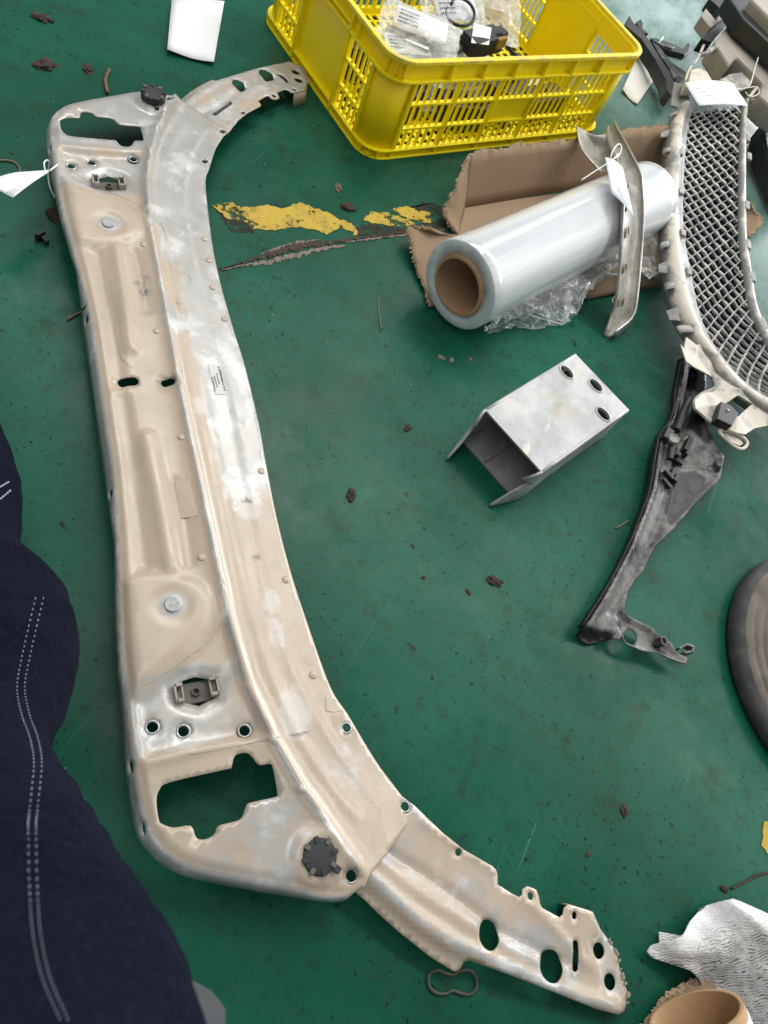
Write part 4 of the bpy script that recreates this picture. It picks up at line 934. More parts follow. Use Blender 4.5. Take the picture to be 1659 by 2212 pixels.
# ------------------------------------------------------------------ grille with diamond mesh
GR = empty('radiator_grille', at(1560, 600, 0), 'grey dusty car grille with diamond mesh and sand coloured frame', 'grille')
gz = ip([(200, .105), (300, .095), (500, .080), (700, .066), (900, .055), (1100, .05)])
def gcurve(pts, dz=0, n=8): return cr([at(x, y, float(gz(y)) + dz) for x, y in pts], n)
OL_ = [(1471, 222), (1457, 250), (1446.5, 288), (1443, 347), (1439, 399), (1438, 469), (1439.5, 521), (1446.5, 590), (1463.8, 660), (1490, 712), (1532, 768), (1582, 828), (1634, 867), (1694, 893)]
OL = [(x + 4, y) for x, y in OL_]
IL = [(1497, 228), (1491, 250), (1484.7, 288), (1479.5, 347), (1477, 399), (1476, 469), (1481, 521), (1494, 590), (1508, 660), (1528, 715), (1556, 760), (1603, 816), (1654, 853), (1715, 880)]
RI = [(1610, 215), (1607, 236), (1604, 275), (1602, 340), (1601, 399), (1601, 469), (1603, 521), (1613, 590), (1624, 660), (1648, 715), (1676, 765), (1715, 820), (1760, 850), (1810, 870)]
OL3, IL3, RI3 = gcurve(OL, 0), gcurve(IL, .004), gcurve(RI, .004)
ng = len(OL3)
rows = []
for i in range(ng):
    a, b_ = OL3[i], IL3[i]; rows.append([a + ZU * -.022 + (a - b_).normalized() * .003, a + ZU * -.008, a + ZU * -.001 + (b_ - a) * .06, a.lerp(b_, .28) + ZU * (.004 if i < 72 else .001), a.lerp(b_, .52) + ZU * (.0035 if i < 72 else .001), a.lerp(b_, .60) - ZU * .001, a.lerp(b_, .85) - ZU * .002, b_ - ZU * .004, b_ - ZU * .014])
fo = MB().grid(rows).ob('grille_frame', MAT['framed'], GR, True); solid(fo, .002)
at_ = fo.data.attributes.new('dust', 'FLOAT', 'POINT'); at_.data.foreach_set('value', np.tile(np.array([-.35, -.2, -.02, .16, .06, -.25, -.3, -.3, -.5], np.float32), ng))
rows = []
for i in range(ng):
    a = RI3[i]; d = (RI3[i] - IL3[i]).normalized(); rows.append([a - ZU * .014, a - ZU * .002, a + d * .004 + ZU * .002, a + d * .010 + ZU * .001, a + d * .012 - ZU * .012])
fo2 = MB().grid(rows).ob('grille_frame', MAT['framed'], GR, True); solid(fo2, .002); at_ = fo2.data.attributes.new('dust', 'FLOAT', 'POINT'); at_.data.foreach_set('value', np.tile(np.array([-.4, -.3, -.1, -.1, -.4], np.float32), ng))
# cumulative length along the middle of the mesh
mid = [IL3[i].lerp(RI3[i], .5) for i in range(ng)]; cl = [0]
for i in range(1, ng): cl.append(cl[-1] + (mid[i] - mid[i - 1]).length)
def gs(s, t):                        # s metres along, t 0..1 across
    s = min(max(s, 0), cl[-1] - 1e-5); i = min(int(np.searchsorted(cl, s, 'right')) - 1, ng - 2); k = (s - cl[i]) / (cl[i + 1] - cl[i])
    a = IL3[i].lerp(IL3[i + 1], k); b_ = RI3[i].lerp(RI3[i + 1], k); return a.lerp(b_, t) + ZU * (-.008 - .004 * math.sin(math.pi * t))
i236 = min(range(ng), key=lambda j_: (IL3[j_] - at(1495, 236, float(gz(236)))).length); i720 = min(range(ng), key=lambda j_: (IL3[j_] - at(1528, 715, float(gz(715)))).length)
SL = cl[-1]; GQ = (cl[i720] - cl[i236]) / 500.0; Wm = 115 * GQ
def lattice(name, sl, hw, dp, zoff, mat, pitch, ph=0, twist=0):
    mb = MB()
    for kk in range(-60, 160):
        s0 = kk * pitch + ph; pts = []
        for q in range(0, 41):
            t = q / 40; s_ = s0 + sl * t * Wm
            if 0.0 <= s_ <= SL - .001: pts.append((s_, t))
        if len(pts) < 3: continue
        V = []; m = len(pts)
        for i, (s_, t) in enumerate(pts):
            p = gs(s_, t); e = (gs(s_ + .003, t) - gs(s_ - .003, t)); e = e.normalized() if e.length > 1e-6 else Vector((1, 0, 0))
            w_ = twist * math.sin(2 * math.pi * (t * Wm / TP))
            V += [p + e * (-hw) + ZU * (zoff - dp * .55 + w_), p - e * (hw * .35) + ZU * (zoff + dp * .25 + w_), p + e * (hw * .35) + ZU * (zoff + dp * .5 + w_), p + e * hw + ZU * (zoff + dp * .05 + w_), p + e * (hw * .6) + ZU * (zoff - dp * (1.3 if twist else 1.2)), p - e * (hw * .9) + ZU * (zoff - dp * (1.3 if twist else 1.2))]
        F = [(i * 6 + q, i * 6 + (q + 1) % 6, (i + 1) * 6 + (q + 1) % 6, (i + 1) * 6 + q) for i in range(m - 1) for q in range(6)] + [(5, 4, 3, 2, 1, 0), tuple((m - 1) * 6 + q for q in range(6))]
        mb.add(V, F)
    return mb.ob(name, mat, GR, True, 50)
TP = 14.2 * GQ
lat1 = lattice('mesh_rib', 1.45, 3.4 * GQ, .0034, .0004, MAT['gridlight'], 27 * GQ, 0, .0010)
lat2 = lattice('mesh_bar', -.63, 1.6 * GQ, .0030, .0016, MAT['gridlight'], 18 * GQ, .004, .0)
web1 = lattice('mesh_shade_web', 1.45, 2.6 * GQ, .009, -.0105, MAT['black'], 27 * GQ, 0, .0); web2 = lattice('mesh_shade_web', -.63, 1.2 * GQ, .009, -.0105, MAT['black'], 18 * GQ, .004, .0)  # black webs added below the bars to darken the openings like shade
for o in (lat1, lat2, web1, web2): o['kind'] = 'stuff'
bk = [[gs(SL * i / 40, t) - ZU * .012 for t in (0.02, .5, .98)] for i in range(41)]
# clips along the left edge
for k, (y, ln) in enumerate([(248, 16), (282, 20), (327, 15), (368, 19), (417, 14), (470, 17), (525, 13), (572, 17), (619, 15), (672, 20), (712, 22)]):
    i = min(range(ng), key=lambda j: abs(at_px[j] - y) if False else abs((OL3[j] - at(np.interp(y, [p[1] for p in OL], [p[0] for p in OL]), y, float(gz(y)))).length))
    a = OL3[i]; t = (OL3[min(i + 1, ng - 1)] - OL3[max(i - 1, 0)]).normalized(); o_ = (OL3[i] - IL3[i]).normalized(); L_ = ln * .00095
    m = MB(); hw = .010 if k % 2 == 0 else .014; zc = -.004
    if k % 2 == 0:      # rounded hook
        rws = [[a + t * (hw * s_) + o_ * (L_ * 1.05 * math.sin(q) ) + ZU * (zc + .006 * math.cos(q)) for s_ in (-.7, .7)] for q in (0, .4, .8, 1.2, 1.57, 2.0)]
        solid(m.grid(rws).ob('edge_clip', MAT['tabs'], GR, True), .002, 0)
    else:
        m.prism([a + t * -hw + ZU * zc, a + t * (-hw * .8) + o_ * L_ + ZU * (zc - .006), a + t * (hw * .5) + o_ * L_ + ZU * (zc - .006), a + t * hw + o_ * (L_ * .3) + ZU * zc], (0, 0, -.003)); m.ob('edge_clip', MAT['tabs'], GR)
for k, (x, y) in enumerate([(1470, 331), (1471, 415), (1474, 505), (1487, 588), (1614, 300), (1617, 340), (1612, 445), (1615, 530), (1624, 600), (1648, 700)]):
    p = at(x, y, float(gz(y)) + .004); i = min(range(ng), key=lambda j: (mid[j] - p).length); t = (mid[min(i + 1, ng - 1)] - mid[max(i - 1, 0)]).normalized(); o_ = t.cross(ZU)
    m = MB(); m.box(p, t, o_, ZU, .012 if k > 3 else .008, .005, .004); bevel(m.ob('edge_clip', MAT['tabs'], GR), .0015)
# lower corner casting
def slabpx(name, pts, z, th, mat, par, holes_=(), dz=None, seed=0, bv=.0015, sm=True):
    zf = (lambda x, y: z) if dz is None else dz
    if not holes_:
        P = [at(x, y, zf(x, y)) for x, y in pts]; o = MB().prism(P, (0, 0, -th)).ob(name, mat, par)
    else:
        V = []; E_ = []; loops = [pts] + list(holes_)
        for lp in loops:
            b0 = len(V); V += lp; E_ += [(b0 + i, b0 + (i + 1) % len(lp)) for i in range(len(lp))]
        r = delaunay_2d_cdt([Vector(p) for p in V], E_, [], 0, 1e-5); Vo = np.array([(p.x, p.y) for p in r[0]]); F = np.array([f for f in r[2]])
        c = Vo[F].mean(1); k = inside(c, pts)
        for h_ in holes_: k &= ~inside(c, h_)
        F = F[k]; e1 = Vo[F[:, 1]] - Vo[F[:, 0]]; e2 = Vo[F[:, 2]] - Vo[F[:, 0]]; fp = (e1[:, 0] * e2[:, 1] - e1[:, 1] * e2[:, 0]) > 0; F[fp] = F[fp][:, ::-1]
        o = mesh(name, [at(x, y, zf(x, y)) for x, y in Vo], [tuple(int(i) for i in f) for f in F], mat, par); solid(o, th)
    if bv and not holes_: bevel(o, bv)
    return o
def withattr(o, name, val):
    a = o.data.attributes.new(name, 'FLOAT', 'POINT'); a.data.foreach_set('value', np.full(len(o.data.vertices), val, np.float32)); return o
withattr(slabpx('corner_casting', [(1483, 728), (1505, 745), (1530, 740), (1560, 775), (1604, 828), (1650, 862), (1700, 890), (1700, 925), (1659, 919), (1630, 925), (1610, 938), (1590, 934), (1540, 914), (1503, 882), (1501, 866), (1515, 852), (1543, 838), (1541, 820), (1536, 811), (1500, 790), (1478, 752)], .050, .004, MAT['framed'], GR, [[(1566, 872), (1594.5, 853), (1626, 872), (1594, 900)]], dz=lambda x, y: .060 - .00006 * (y - 730) + .006 * math.sin(x * .06)), 'dust', .12)
for pts in ([(1503, 882), (1501, 866), (1515, 852), (1543, 838), (1541, 820)], [(1541, 820), (1536, 811), (1500, 790), (1480, 760)], [(1503, 882), (1540, 914), (1590, 934)]):
    withattr(MB().tube(cr([at(x, y, .056 - .00006 * (y - 730)) for x, y in pts], 6), .0032, 8).ob('casting_rim', MAT['framed'], GR, True), 'dust', -.05)
withattr(slabpx('casting_flap', [(1470, 742), (1484, 760), (1503, 768), (1540, 814), (1500, 793), (1482, 780)], .066, .002, MAT['framed'], GR), 'dust', .2)
bk_ = slabpx('black_mount', [(1549, 904), (1558, 866), (1580, 876), (1596, 893), (1582, 920)], .062, .016, MAT['black'], GR)
MB().lathe([(0, .001), (.0022, .001), (.003, 0)], at(1573, 886, .0625), n=12).ob('mount_screw', MAT['steel'], GR)
lp = cr([at(x, y, .045) for x, y in [(1553, 930), (1575, 932), (1600, 942), (1614, 956), (1606, 969), (1590, 967), (1570, 952)]], 5, True)
m = MB(); m.tube(lp + [lp[0]], .0028, 8); withattr(m.ob('casting_loop', MAT['framed'], GR, True), 'dust', -.02)
withattr(slabpx('casting_loop_plate', [(1562, 934), (1580, 938), (1600, 948), (1607, 958), (1598, 963), (1580, 955)], .042, .002, MAT['framed'], GR), 'dust', .2)
# broken upper end of the grille behind its tag
m = MB(); m.tube(cr([at(1520, 98, .12), at(1505, 130, .12), at(1489, 150, .12), at(1480, 176, .115)], 6), .003, 8); withattr(m.ob('end_stay', MAT['framed'], GR, True), 'dust', .1)
withattr(slabpx('end_block', [(1494, 150), (1512, 146), (1528, 155), (1538, 172), (1510, 178), (1488, 178)], .125, .03, MAT['framed'], GR), 'dust', .1)
withattr(slabpx('end_plate', [(1457, 176), (1474, 180), (1492, 214), (1470, 234), (1449, 226)], .085, .004, MAT['framed'], GR), 'dust', -.5)
withattr(slabpx('end_web', [(1550, 176), (1575, 160), (1605, 155), (1628, 142), (1632, 158), (1622, 186), (1600, 196), (1560, 188)], .115, .004, MAT['framed'], GR), 'dust', -.1)
m = MB(); m.tube(cr([at(1512, 118, .12), at(1524, 116, .125), at(1536, 108, .125), at(1547, 102, .125)], 5), .005, 8); withattr(m.ob('end_pin', MAT['framed'], GR, True), 'dust', -.05)
withattr(MB().tube(cr([at(1618, 212, .11), at(1630, 196, .115), at(1640, 190, .11), at(1636, 205, .10), at(1622, 218, .10)], 5), .004, 8).ob('end_hook', MAT['framed'], GR, True), 'dust', .1)
tag_thing('hang_tag', 'white hang tag with a ragged notch tied across the top of the grille', [at(1477, 180, .140), at(1585, 178, .140), at(1616, 228, .135), at(1509, 230, .135)], [(.12, .26, .30), (.14, .26, .48), (.16, .34, .62), (.2, .36, .76)],
          tie=[at(1590, 192, .141), at(1612, 190, .142), at(1622, 178, .150), at(1630, 150, .152), at(1638, 124, .150)], loop=[at(1612, 190, .142), at(1635, 188, .145), at(1640, 200, .138), at(1628, 208, .134), at(1616, 206, .135), at(1610, 198, .138)], curl=.006)
for o in col.objects:
    if o.parent and o.parent.get('label', '').startswith('white hang tag with') and o.name.startswith('tag_card'):
        pass

# ------------------------------------------------------------------ black bracket below the grille
BR = empty('plastic_bracket', at(1420, 1150, 0), 'long dusty black plastic bracket with a crooked foot below the grille', 'car part')
zbk = .030
BRP = ph([(1530, 800), (1500, 775), (1476, 770), (1464, 836), (1453, 899), (1432, 930), (1426, 940), (1418, 988), (1408.6, 1048), (1390, 1103.7), (1360, 1178), (1337, 1222), (1315.6, 1263.6), (1289.6, 1308), (1262, 1350), (1264, 1364), (1289.6, 1377), (1323, 1371.5), (1345.4, 1380.7), (1349, 1368), (1360, 1386.3), (1393.7, 1401), (1427, 1405), (1449.5, 1416), (1479.3, 1427), (1490, 1429), (1491, 1418), (1470, 1409), (1464, 1400), (1457, 1386.3), (1446, 1381), (1431, 1376), (1419.8, 1356.6), (1390, 1341.7), (1362, 1327), (1353, 1313), (1352, 1300), (1360, 1274.8), (1374, 1252), (1390, 1233.8), (1404, 1204), (1408.6, 1193), (1419.8, 1174.3), (1457, 1140.9), (1505.3, 1085), (1557.4, 1033), (1566.7, 984.7), (1546, 958.6), (1535, 921.5), (1520, 891.7), (1532, 840)], zbk)
VAL = ph([(1500, 800), (1488, 870), (1478, 935), (1463, 1000), (1447, 1075), (1425, 1140), (1405, 1185), (1380, 1235), (1350, 1280), (1322, 1315)], zbk)
LEDGE = ph([(1476, 770), (1464, 836), (1453, 899), (1426, 940), (1418, 988), (1408.6, 1048), (1390, 1103.7), (1360, 1178), (1315.6, 1263.6), (1262, 1350)], zbk)
REDGE = ph([(1352, 1300), (1374, 1252), (1408.6, 1193), (1457, 1140.9), (1505.3, 1085), (1557.4, 1033), (1566.7, 984.7), (1546, 958.6), (1520, 891.7)], zbk)
PATCHB = ph([(1468, 1022), (1505, 1014), (1526, 1029), (1520, 1052), (1487, 1096), (1453, 1130), (1446, 1096), (1460, 1048)], zbk)
CAPB = ph([(1258, 1352), (1275, 1356), (1330, 1364), (1326, 1375), (1290, 1382), (1258, 1368)], zbk)
RIBB = [ph([(1478, 1012), (1510, 1013), (1540, 1016)], zbk), ph([(1490, 940), (1520, 965), (1545, 985)], zbk)]
BHOLES = [ph(ell(1373, 1369.6, 14.5, 17.5, -10, 22), zbk), ph(ell(1429, 1387, 6, 8, 0, 14), zbk), ph([(1431, 942), (1436, 936), (1440, 948), (1433, 956)], zbk), ph([(1476, 1398), (1488, 1396), (1490, 1404), (1474, 1406)], zbk) if False else ph(ell(1548, 1007, 5, 6, 0, 12), zbk)]
def zbr(P):
    P = np.asarray(P); z = np.full(len(P), .024)
    dl = dist(P, LEDGE); dv = dist(P, VAL); dr = dist(P, REDGE)
    z = z + .010 * np.exp(-(dl / .010) ** 2) - .005 * np.exp(-(dv / .005) ** 2) + .004 * np.exp(-(np.maximum(dr - .002, 0) / .006) ** 2) - .006 * sst(dl, .002, .0) 
    for rb in RIBB: z = z + .004 * np.exp(-(dist(P, rb) / .002) ** 2)
    bd = dist(P, BRP, True); ft = inside(P, ph([(1340, 1310), (1365, 1320), (1500, 1380), (1500, 1440), (1350, 1392)], zbk))
    z = z + np.where(ft, -.006 + .006 * np.exp(-(bd / .003) ** 2), 0)
    z = z - .020 * (1 - sst(sdist(P, CAPB), -.004, .002))
    return np.maximum(z, .002)
def brdust(P, z):
    P = np.asarray(P); d = np.full(len(P), .03)
    d = np.minimum(d, .03 - .9 * (1 - sst(sdist(P, PATCHB), -.004, .003)))
    d = np.minimum(d, .03 - .9 * (1 - sst(sdist(P, CAPB), -.002, .002))); d = d - .35 * np.exp(-(dist(P, LEDGE) / .0022) ** 2) - .10 * np.exp(-(dist(P, VAL) / .002) ** 2)
    c = np.array(ph([(1490, 800), (1490, 860), (1480, 900)], zbk)); d = d - .55 * np.exp(-(dist(P, [tuple(q) for q in c]) / .022) ** 2)
    c = ph([(1510, 920)], zbk)[0]; d = d - .4 * blob(P, c[0], c[1], .018, .006)
    return d
field_mesh('bracket_body', BRP, BHOLES, zbr, .004, MAT['bracket'], BR, dict(dust=brdust), None, .002)
def bz(x, y): p = pan(x, y, zbk); return float(zbr(np.array([p]))[0])
def bpart(name, mb, mat=None, sm=False, dust=-.3):
    o = mb.ob(name, mat or MAT['bracket'], BR, sm, 40); withattr(o, 'dust', dust); return o
# side skirt on the left edge
e0 = [Vector(wp(u, v, float(zbr(np.array([(u, v)]))[0]))) for u, v in smooth2(LEDGE, 5)]
solid(bpart('bracket_skirt', MB().grid([[p, Vector((p.x - .0015, p.y - .0005, max(p.z - .010, .001)))] for p in e0]), None, True, -.5), .002, 0)
p = at(1455, 949, .044); bpart('grommet_cap', MB().lathe([(0, .0015), (.0062, .0015), (.0066, .003), (.0078, .003), (.0082, 0), (.0078, -.003), (.004, -.004)], p, Vector((-.15, -.1, 1)), 28), MAT['clip'], True)
bpart('grommet_stem', MB().tube([at(1452, 956, .036), at(1450, 972, .034), at(1447, 992, .032)], [.006, .0055, .0045], 14), MAT['black'], True)
for (x, y, sx, sy, h_, rot) in ((1436, 945, .006, .012, .012, .3), (1484, 962, .004, .016, .012, .3), (1467, 990, .010, .006, .010, .3), (1446, 1025, .009, .003, .008, -.1), (1444, 1042, .009, .003, .006, -.1), (1456, 1020, .003, .010, .010, .3), (1462, 1032, .003, .008, .010, .3), (1478, 985, .003, .004, .016, 0), (1462, 985, .003, .004, .016, 0)):
    p = at(x, y, zbk); p.z = bz(x, y) + h_ * .4; u = Vector((math.cos(rot - .35), math.sin(rot - .35), 0)); m = MB(); m.box(p, u, ZU.cross(u), ZU, sx, sy, h_ * .6); bevel(bpart('bracket_clip', m, MAT['black']), .001)
p = at(1548, 1007, .030); bpart('push_fastener', MB().lathe([(0, .006), (.004, .006), (.0055, .004), (.0065, .003), (.0075, 0)], p, n=18), MAT['black'], True)
p = at(1427, 1387, .022); bpart('foot_boss', MB().lathe([(.0045, -.012), (.0045, .006), (.0062, .006), (.0062, -.012)], p, Vector((.2, .1, 1)), 20), None, True, 0)
for pq in ([(1466, 1398), (1484, 1389), (1488, 1393), (1470, 1402)], [(1484, 1389), (1502, 1396), (1500, 1401), (1486, 1394)], [(1496, 1399), (1502, 1398), (1500, 1410), (1493, 1410)], [(1478, 1407), (1494, 1404), (1495, 1411), (1480, 1412)]):
    withattr(slabpx('foot_claw', pq, .024, .012, MAT['bracket'], BR, bv=.001), 'dust', -.05)
for (pts, r) in (([(1488, 862), (1470, 905), (1461, 930)], .006),): bpart('bracket_tube', MB().tube(cr([at(x, y, .034) for x, y in pts], 5), r, 12), MAT['black'], True)

# ------------------------------------------------------------------ aluminium crash box
BX = empty('aluminium_crash_box', at(1180, 950, 0), 'hollow aluminium box section with three bolt holes and flared walls', 'car part')
zt = .073; a0 = at(1063.5, 875.4, zt); a1 = at(1240.6, 766.8, zt); a2 = at(1358.2, 885.2, zt); a3 = at(1185.6, 1009.3, zt)
ea = ((a1 - a0) + (a2 - a3)).normalized(); eb = ((a2 - a1) + (a3 - a0)); eb = (eb - ea * eb.dot(ea)).normalized()
cbx = (a0 + a1 + a2 + a3) / 4; Lb, Wb = .197, .1145
def bp(s, t, z): q = cbx + ea * s + eb * t; return Vector((q.x, q.y, z))
def ofs(p): d = p - cbx; return d.dot(ea), d.dot(eb)
def cdt(pts, holes_, f3, name, mat, par, th):
    V = []; E_ = []
    for lp in [pts] + holes_:
        b0 = len(V); V += lp; E_ += [(b0 + i, b0 + (i + 1) % len(lp)) for i in range(len(lp))]
    r = delaunay_2d_cdt([Vector(p) for p in V], E_, [], 0, 1e-6); Vo = np.array([(p.x, p.y) for p in r[0]]); F = np.array(r[2]); c = Vo[F].mean(1); k = inside(c, pts)
    for h_ in holes_: k &= ~inside(c, h_)
    o = mesh(name, [f3(x, y) for x, y in Vo], [tuple(int(i) for i in f) for f in F[k]], mat, par); solid(o, th, 0); return o
front_t = ofs(at(1071, 909.6, zt))[0]; front_b = ofs(at(1013, 972, 0))[0]
hl_ = []
for (x, y) in ((1224.3, 804), (1286.8, 833), (1303, 894.8)):
    s, t = ofs(at(x, y, zt)); hl_.append([(s + .0078 * math.cos(q), t + .0115 * math.sin(q)) for q in [2 * math.pi * k / 24 for k in range(24)]])
top = cdt([(front_t, -Wb / 2), (front_t, Wb / 2), (Lb / 2, Wb / 2), (Lb / 2, -Wb / 2)], hl_, lambda s, t: bp(s, t, zt - .0015), 'top_plate', MAT['alu'], BX, .003)
for h_ in hl_:
    c = np.mean(h_, 0); V = []
    m = MB(); rows = [[bp(c[0] + (s - c[0]) * k, c[1] + (t - c[1]) * k, z) for s, t in h_ + [h_[0]]] for k, z in ((1.22, zt + .0002), (1.18, zt + .0012), (1.02, zt + .0010), (1.0, zt - .004))]
    m.grid(rows); m.ob('hole_collar', MAT['alu'], BX, True)
m = MB(); m.prism([bp(front_b, -Wb / 2 + .002, .004), bp(front_b, Wb / 2 - .002, .004), bp(Lb / 2 - .001, Wb / 2 - .002, .004), bp(Lb / 2 - .001, -Wb / 2 + .002, .004)], (0, 0, -.003)); m.ob('bottom_plate', MAT['alu'], BX)
m = MB(); m.box(bp((front_b + Lb / 2) / 2, -.012, .007), ea, eb, ZU, (Lb / 2 - front_b) / 2 - .001, .0012, .003); m.ob('inner_rib', MAT['alu'], BX)
for sg, tip in ((-1, at(971.3, 994.4, .004)), (1, at(1056, 1085, .004))):
    st_, tt_ = ofs(tip); N_ = 14; rows = []
    for i in range(N_ + 1):
        k = i / N_; s_top = Lb / 2 + (a_ := 0)
    # wall outline: top edge length varies, profile swept along height
    hs = [.001, .006, .014, .026, .038, .050, .060, .068, zt - .0005]
    fr_ = [st_, st_ + .002, st_ + .010, st_ + .020, st_ + .031, st_ + .042, front_t - .020, front_t - .006, front_t + .001]
    flare = [.004, .004, .002, -.001, -.003, -.003, -.002, 0, 0]
    for z, s_f, fx in zip(hs, fr_, flare):
        row = []
        for q in range(17):
            k = q / 16; s = s_f + (Lb / 2 - s_f) * k; fl_ = math.exp(-((s - s_f) / .030) ** 2)
            row.append(bp(s, (sg * (Wb / 2 - .0015) + (tt_ - sg * (Wb / 2 - .0015)) * min(1, max(0, (front_t - s) / (front_t - st_ + 1e-6))) ** 1.0) + sg * (fx * fl_ + (.004 * math.sin(math.pi * min(1, z / zt)) * math.exp(-((s - front_t) / .035) ** 2))), z))
        rows.append(row)
    o = solid(MB().grid(rows).ob('side_wall', MAT['alu'], BX, True), .003, 0)
    m = MB(); m.tube([r_[0] for r_ in rows], .0023, 8); m.ob('wall_lip', MAT['alu'], o, True)
for sg in (-1, 1):
    m = MB(); m.tube([bp(front_t + .001 + (Lb / 2 - front_t - .002) * k / 6, sg * (Wb / 2 - .0018), zt - .0022) for k in range(7)], .0030, 10); m.ob('rolled_corner', MAT['alu'], BX, True)
m = MB(); m.box(bp(Lb / 2 - .0015, 0, zt / 2), eb, ea, ZU, Wb / 2 - .004, .0012, zt / 2 - .004); bx_e = m.ob('end_web', MAT['alu'], BX)

# ------------------------------------------------------------------ round rubber wheel at the right edge
wc = at(1876, 1462, .04); wc.z = 0; R_ = .200
WH_ = empty('tyre', wc, 'round black rubber tyre with a dusty brown face lying at the right edge', 'tyre')
MB().lathe([(R_ * .80, .001), (R_ * .95, .0015), (R_ * .995, .005), (R_, .010), (R_ * .995, .016), (R_ * .98, .021), (R_ * .955, .0245), (R_ * .925, .026)], wc, n=96).ob('tyre_side', MAT['tyre'], WH_, True)
pr = [(R_ * .925, .026)]
for k in range(7): r = R_ * (.915 - .07 * k); pr += [(r, .0264), (r - .009, .0270), (r - .0105, .0256), (r - .0125, .0256)]
MB().lathe(pr + [(R_ * .35, .025), (R_ * .34, .01)], wc, n=96).ob('tyre_face', MAT['tread'], WH_, True)

# ------------------------------------------------------------------ grubby cloth, torn cardboard and core at the lower right
zr = .035
RAGP = ph([(1480, 2024), (1490, 2014), (1510, 1992), (1535, 1970), (1558, 1954), (1580, 1944), (1600, 1940), (1630, 1944), (1660, 1960), (1720, 1990), (1760, 2050), (1760, 2260), (1640, 2260), (1615, 2212), (1600, 2170), (1585, 2150), (1560, 2140), (1530, 2118), (1505, 2098), (1470, 2082), (1440, 2070), (1428, 2056), (1436, 2044), (1460, 2032)], zr)
def zrag(P):
    P = np.asarray(P); bd = dist(P, RAGP, True)
    n1 = np.array([noise.noise(Vector((p[0] * 16, p[1] * 16, 2.2))) for p in P]); n2 = np.array([noise.noise(Vector((p[0] * 45, p[1] * 45, 5.1))) for p in P])
    fd = np.array([abs(noise.noise(Vector((p[0] * 11 + 3, p[1] * 11, 9.1)))) for p in P])
    return np.maximum(.010 + .028 * sst(bd, 0, .035) + .016 * n1 + .004 * n2 + .022 * (1 - np.clip(fd * 4, 0, 1)), .003)
cD = pan(1580, 2120, zr)
RG = field_mesh('floor_cloth', RAGP, [], zrag, .0042, MAT['rag'], None, dict(dirt=lambda P, z: np.clip(1.25 * sst(1.6 - np.hypot((P[:, 0] - cD[0] - .02) / .055, (P[:, 1] - cD[1] - .02) / .07), 0, 1), 0, 1)), None, .0015)
setp(RG, 'crumpled white ribbed cleaning cloth with grey dirt in the lower right corner', 'cloth')
tp = [at(x, y, .006) for x, y in [(1424, 2013), (1455, 2018), (1490, 2022), (1500, 2060), (1470, 2080), (1426, 2073)]]
withattr(MB().prism(tp, (0, 0, -.0015)).ob('cloth_tail', MAT['rag'], RG), 'dirt', .15)
TC = empty('cardboard_scrap', at(1460, 2190, 0), 'torn brown cardboard scrap under the paper tube at the bottom', 'cardboard')
cardwall('scrap_sheet', [at(1490, 2300, .003), at(1580, 2150, .003)], [at(1375, 2235, .006), at(1405, 2190, .008), at(1440, 2158, .010), at(1480, 2132, .012), at(1515, 2110, .012)], TC, .004, 11, 24, .0022)
TU = empty('paper_tube', at(1520, 2240, 0), 'short brown cardboard tube with a white outside cut off by the bottom edge', 'tube')
ax = Vector((-.76, .62, .12)).normalized(); tc_ = at(1503, 2188, .060); r_t = .046
MB().lathe([(r_t * .985, -.14), (r_t * .985, 0), (r_t * .93, .0005), (r_t * .90, 0), (r_t * .90, -.14)], tc_, ax, 72).ob('tube_wall', MAT['core'], TU, True, 50)
MB().lathe([(r_t * 1.0, -.14), (r_t * 1.0, -.010), (r_t * .985, -.0095)], tc_, ax, 72).ob('white_wrap', MAT['paper'], TU, True)

# ------------------------------------------------------------------ leg of the person taking the picture
PS = empty('person', at(-120, 1050, 0), 'person in dark navy denim trousers with pale double stitching standing at the left edge', 'person')
sil = [(900, -20), (980, 6), (1040, 26), (1090, 38), (1140, 35), (1200, 26), (1235, 36), (1280, 76), (1360, 139), (1430, 160), (1516, 150), (1580, 116), (1640, 94), (1690, 100), (1742, 127), (1869, 191), (1985, 249), (2089, 290), (2211, 362), (2330, 430), (2450, 470)]
xs = [p[0] for p in sil]; fs = lambda y: float(np.interp(y, xs, [p[1] for p in sil]))
def stt(y):
    z = float(np.interp(y, [900, 1100, 1500, 2000, 2450], [.045, .10, .22, .38, .50])); xc = float(np.interp(y, [900, 1200, 1600, 2000, 2450], [-150, -135, -110, -80, -40]))
    return xc, z
ys_ = [float(y) for y in np.linspace(900, 2450, 150)]
_old = [900, 940, 980, 1015, 1050, 1085, 1110, 1140, 1170, 1200, 1225, 1250, 1280, 1320, 1360, 1395, 1430, 1470, 1516, 1550, 1580, 1610, 1640, 1670, 1700, 1742, 1800, 1869, 1925, 1985, 2040, 2089, 2150, 2211, 2270, 2330, 2390, 2450]
rows = []; NR = 100
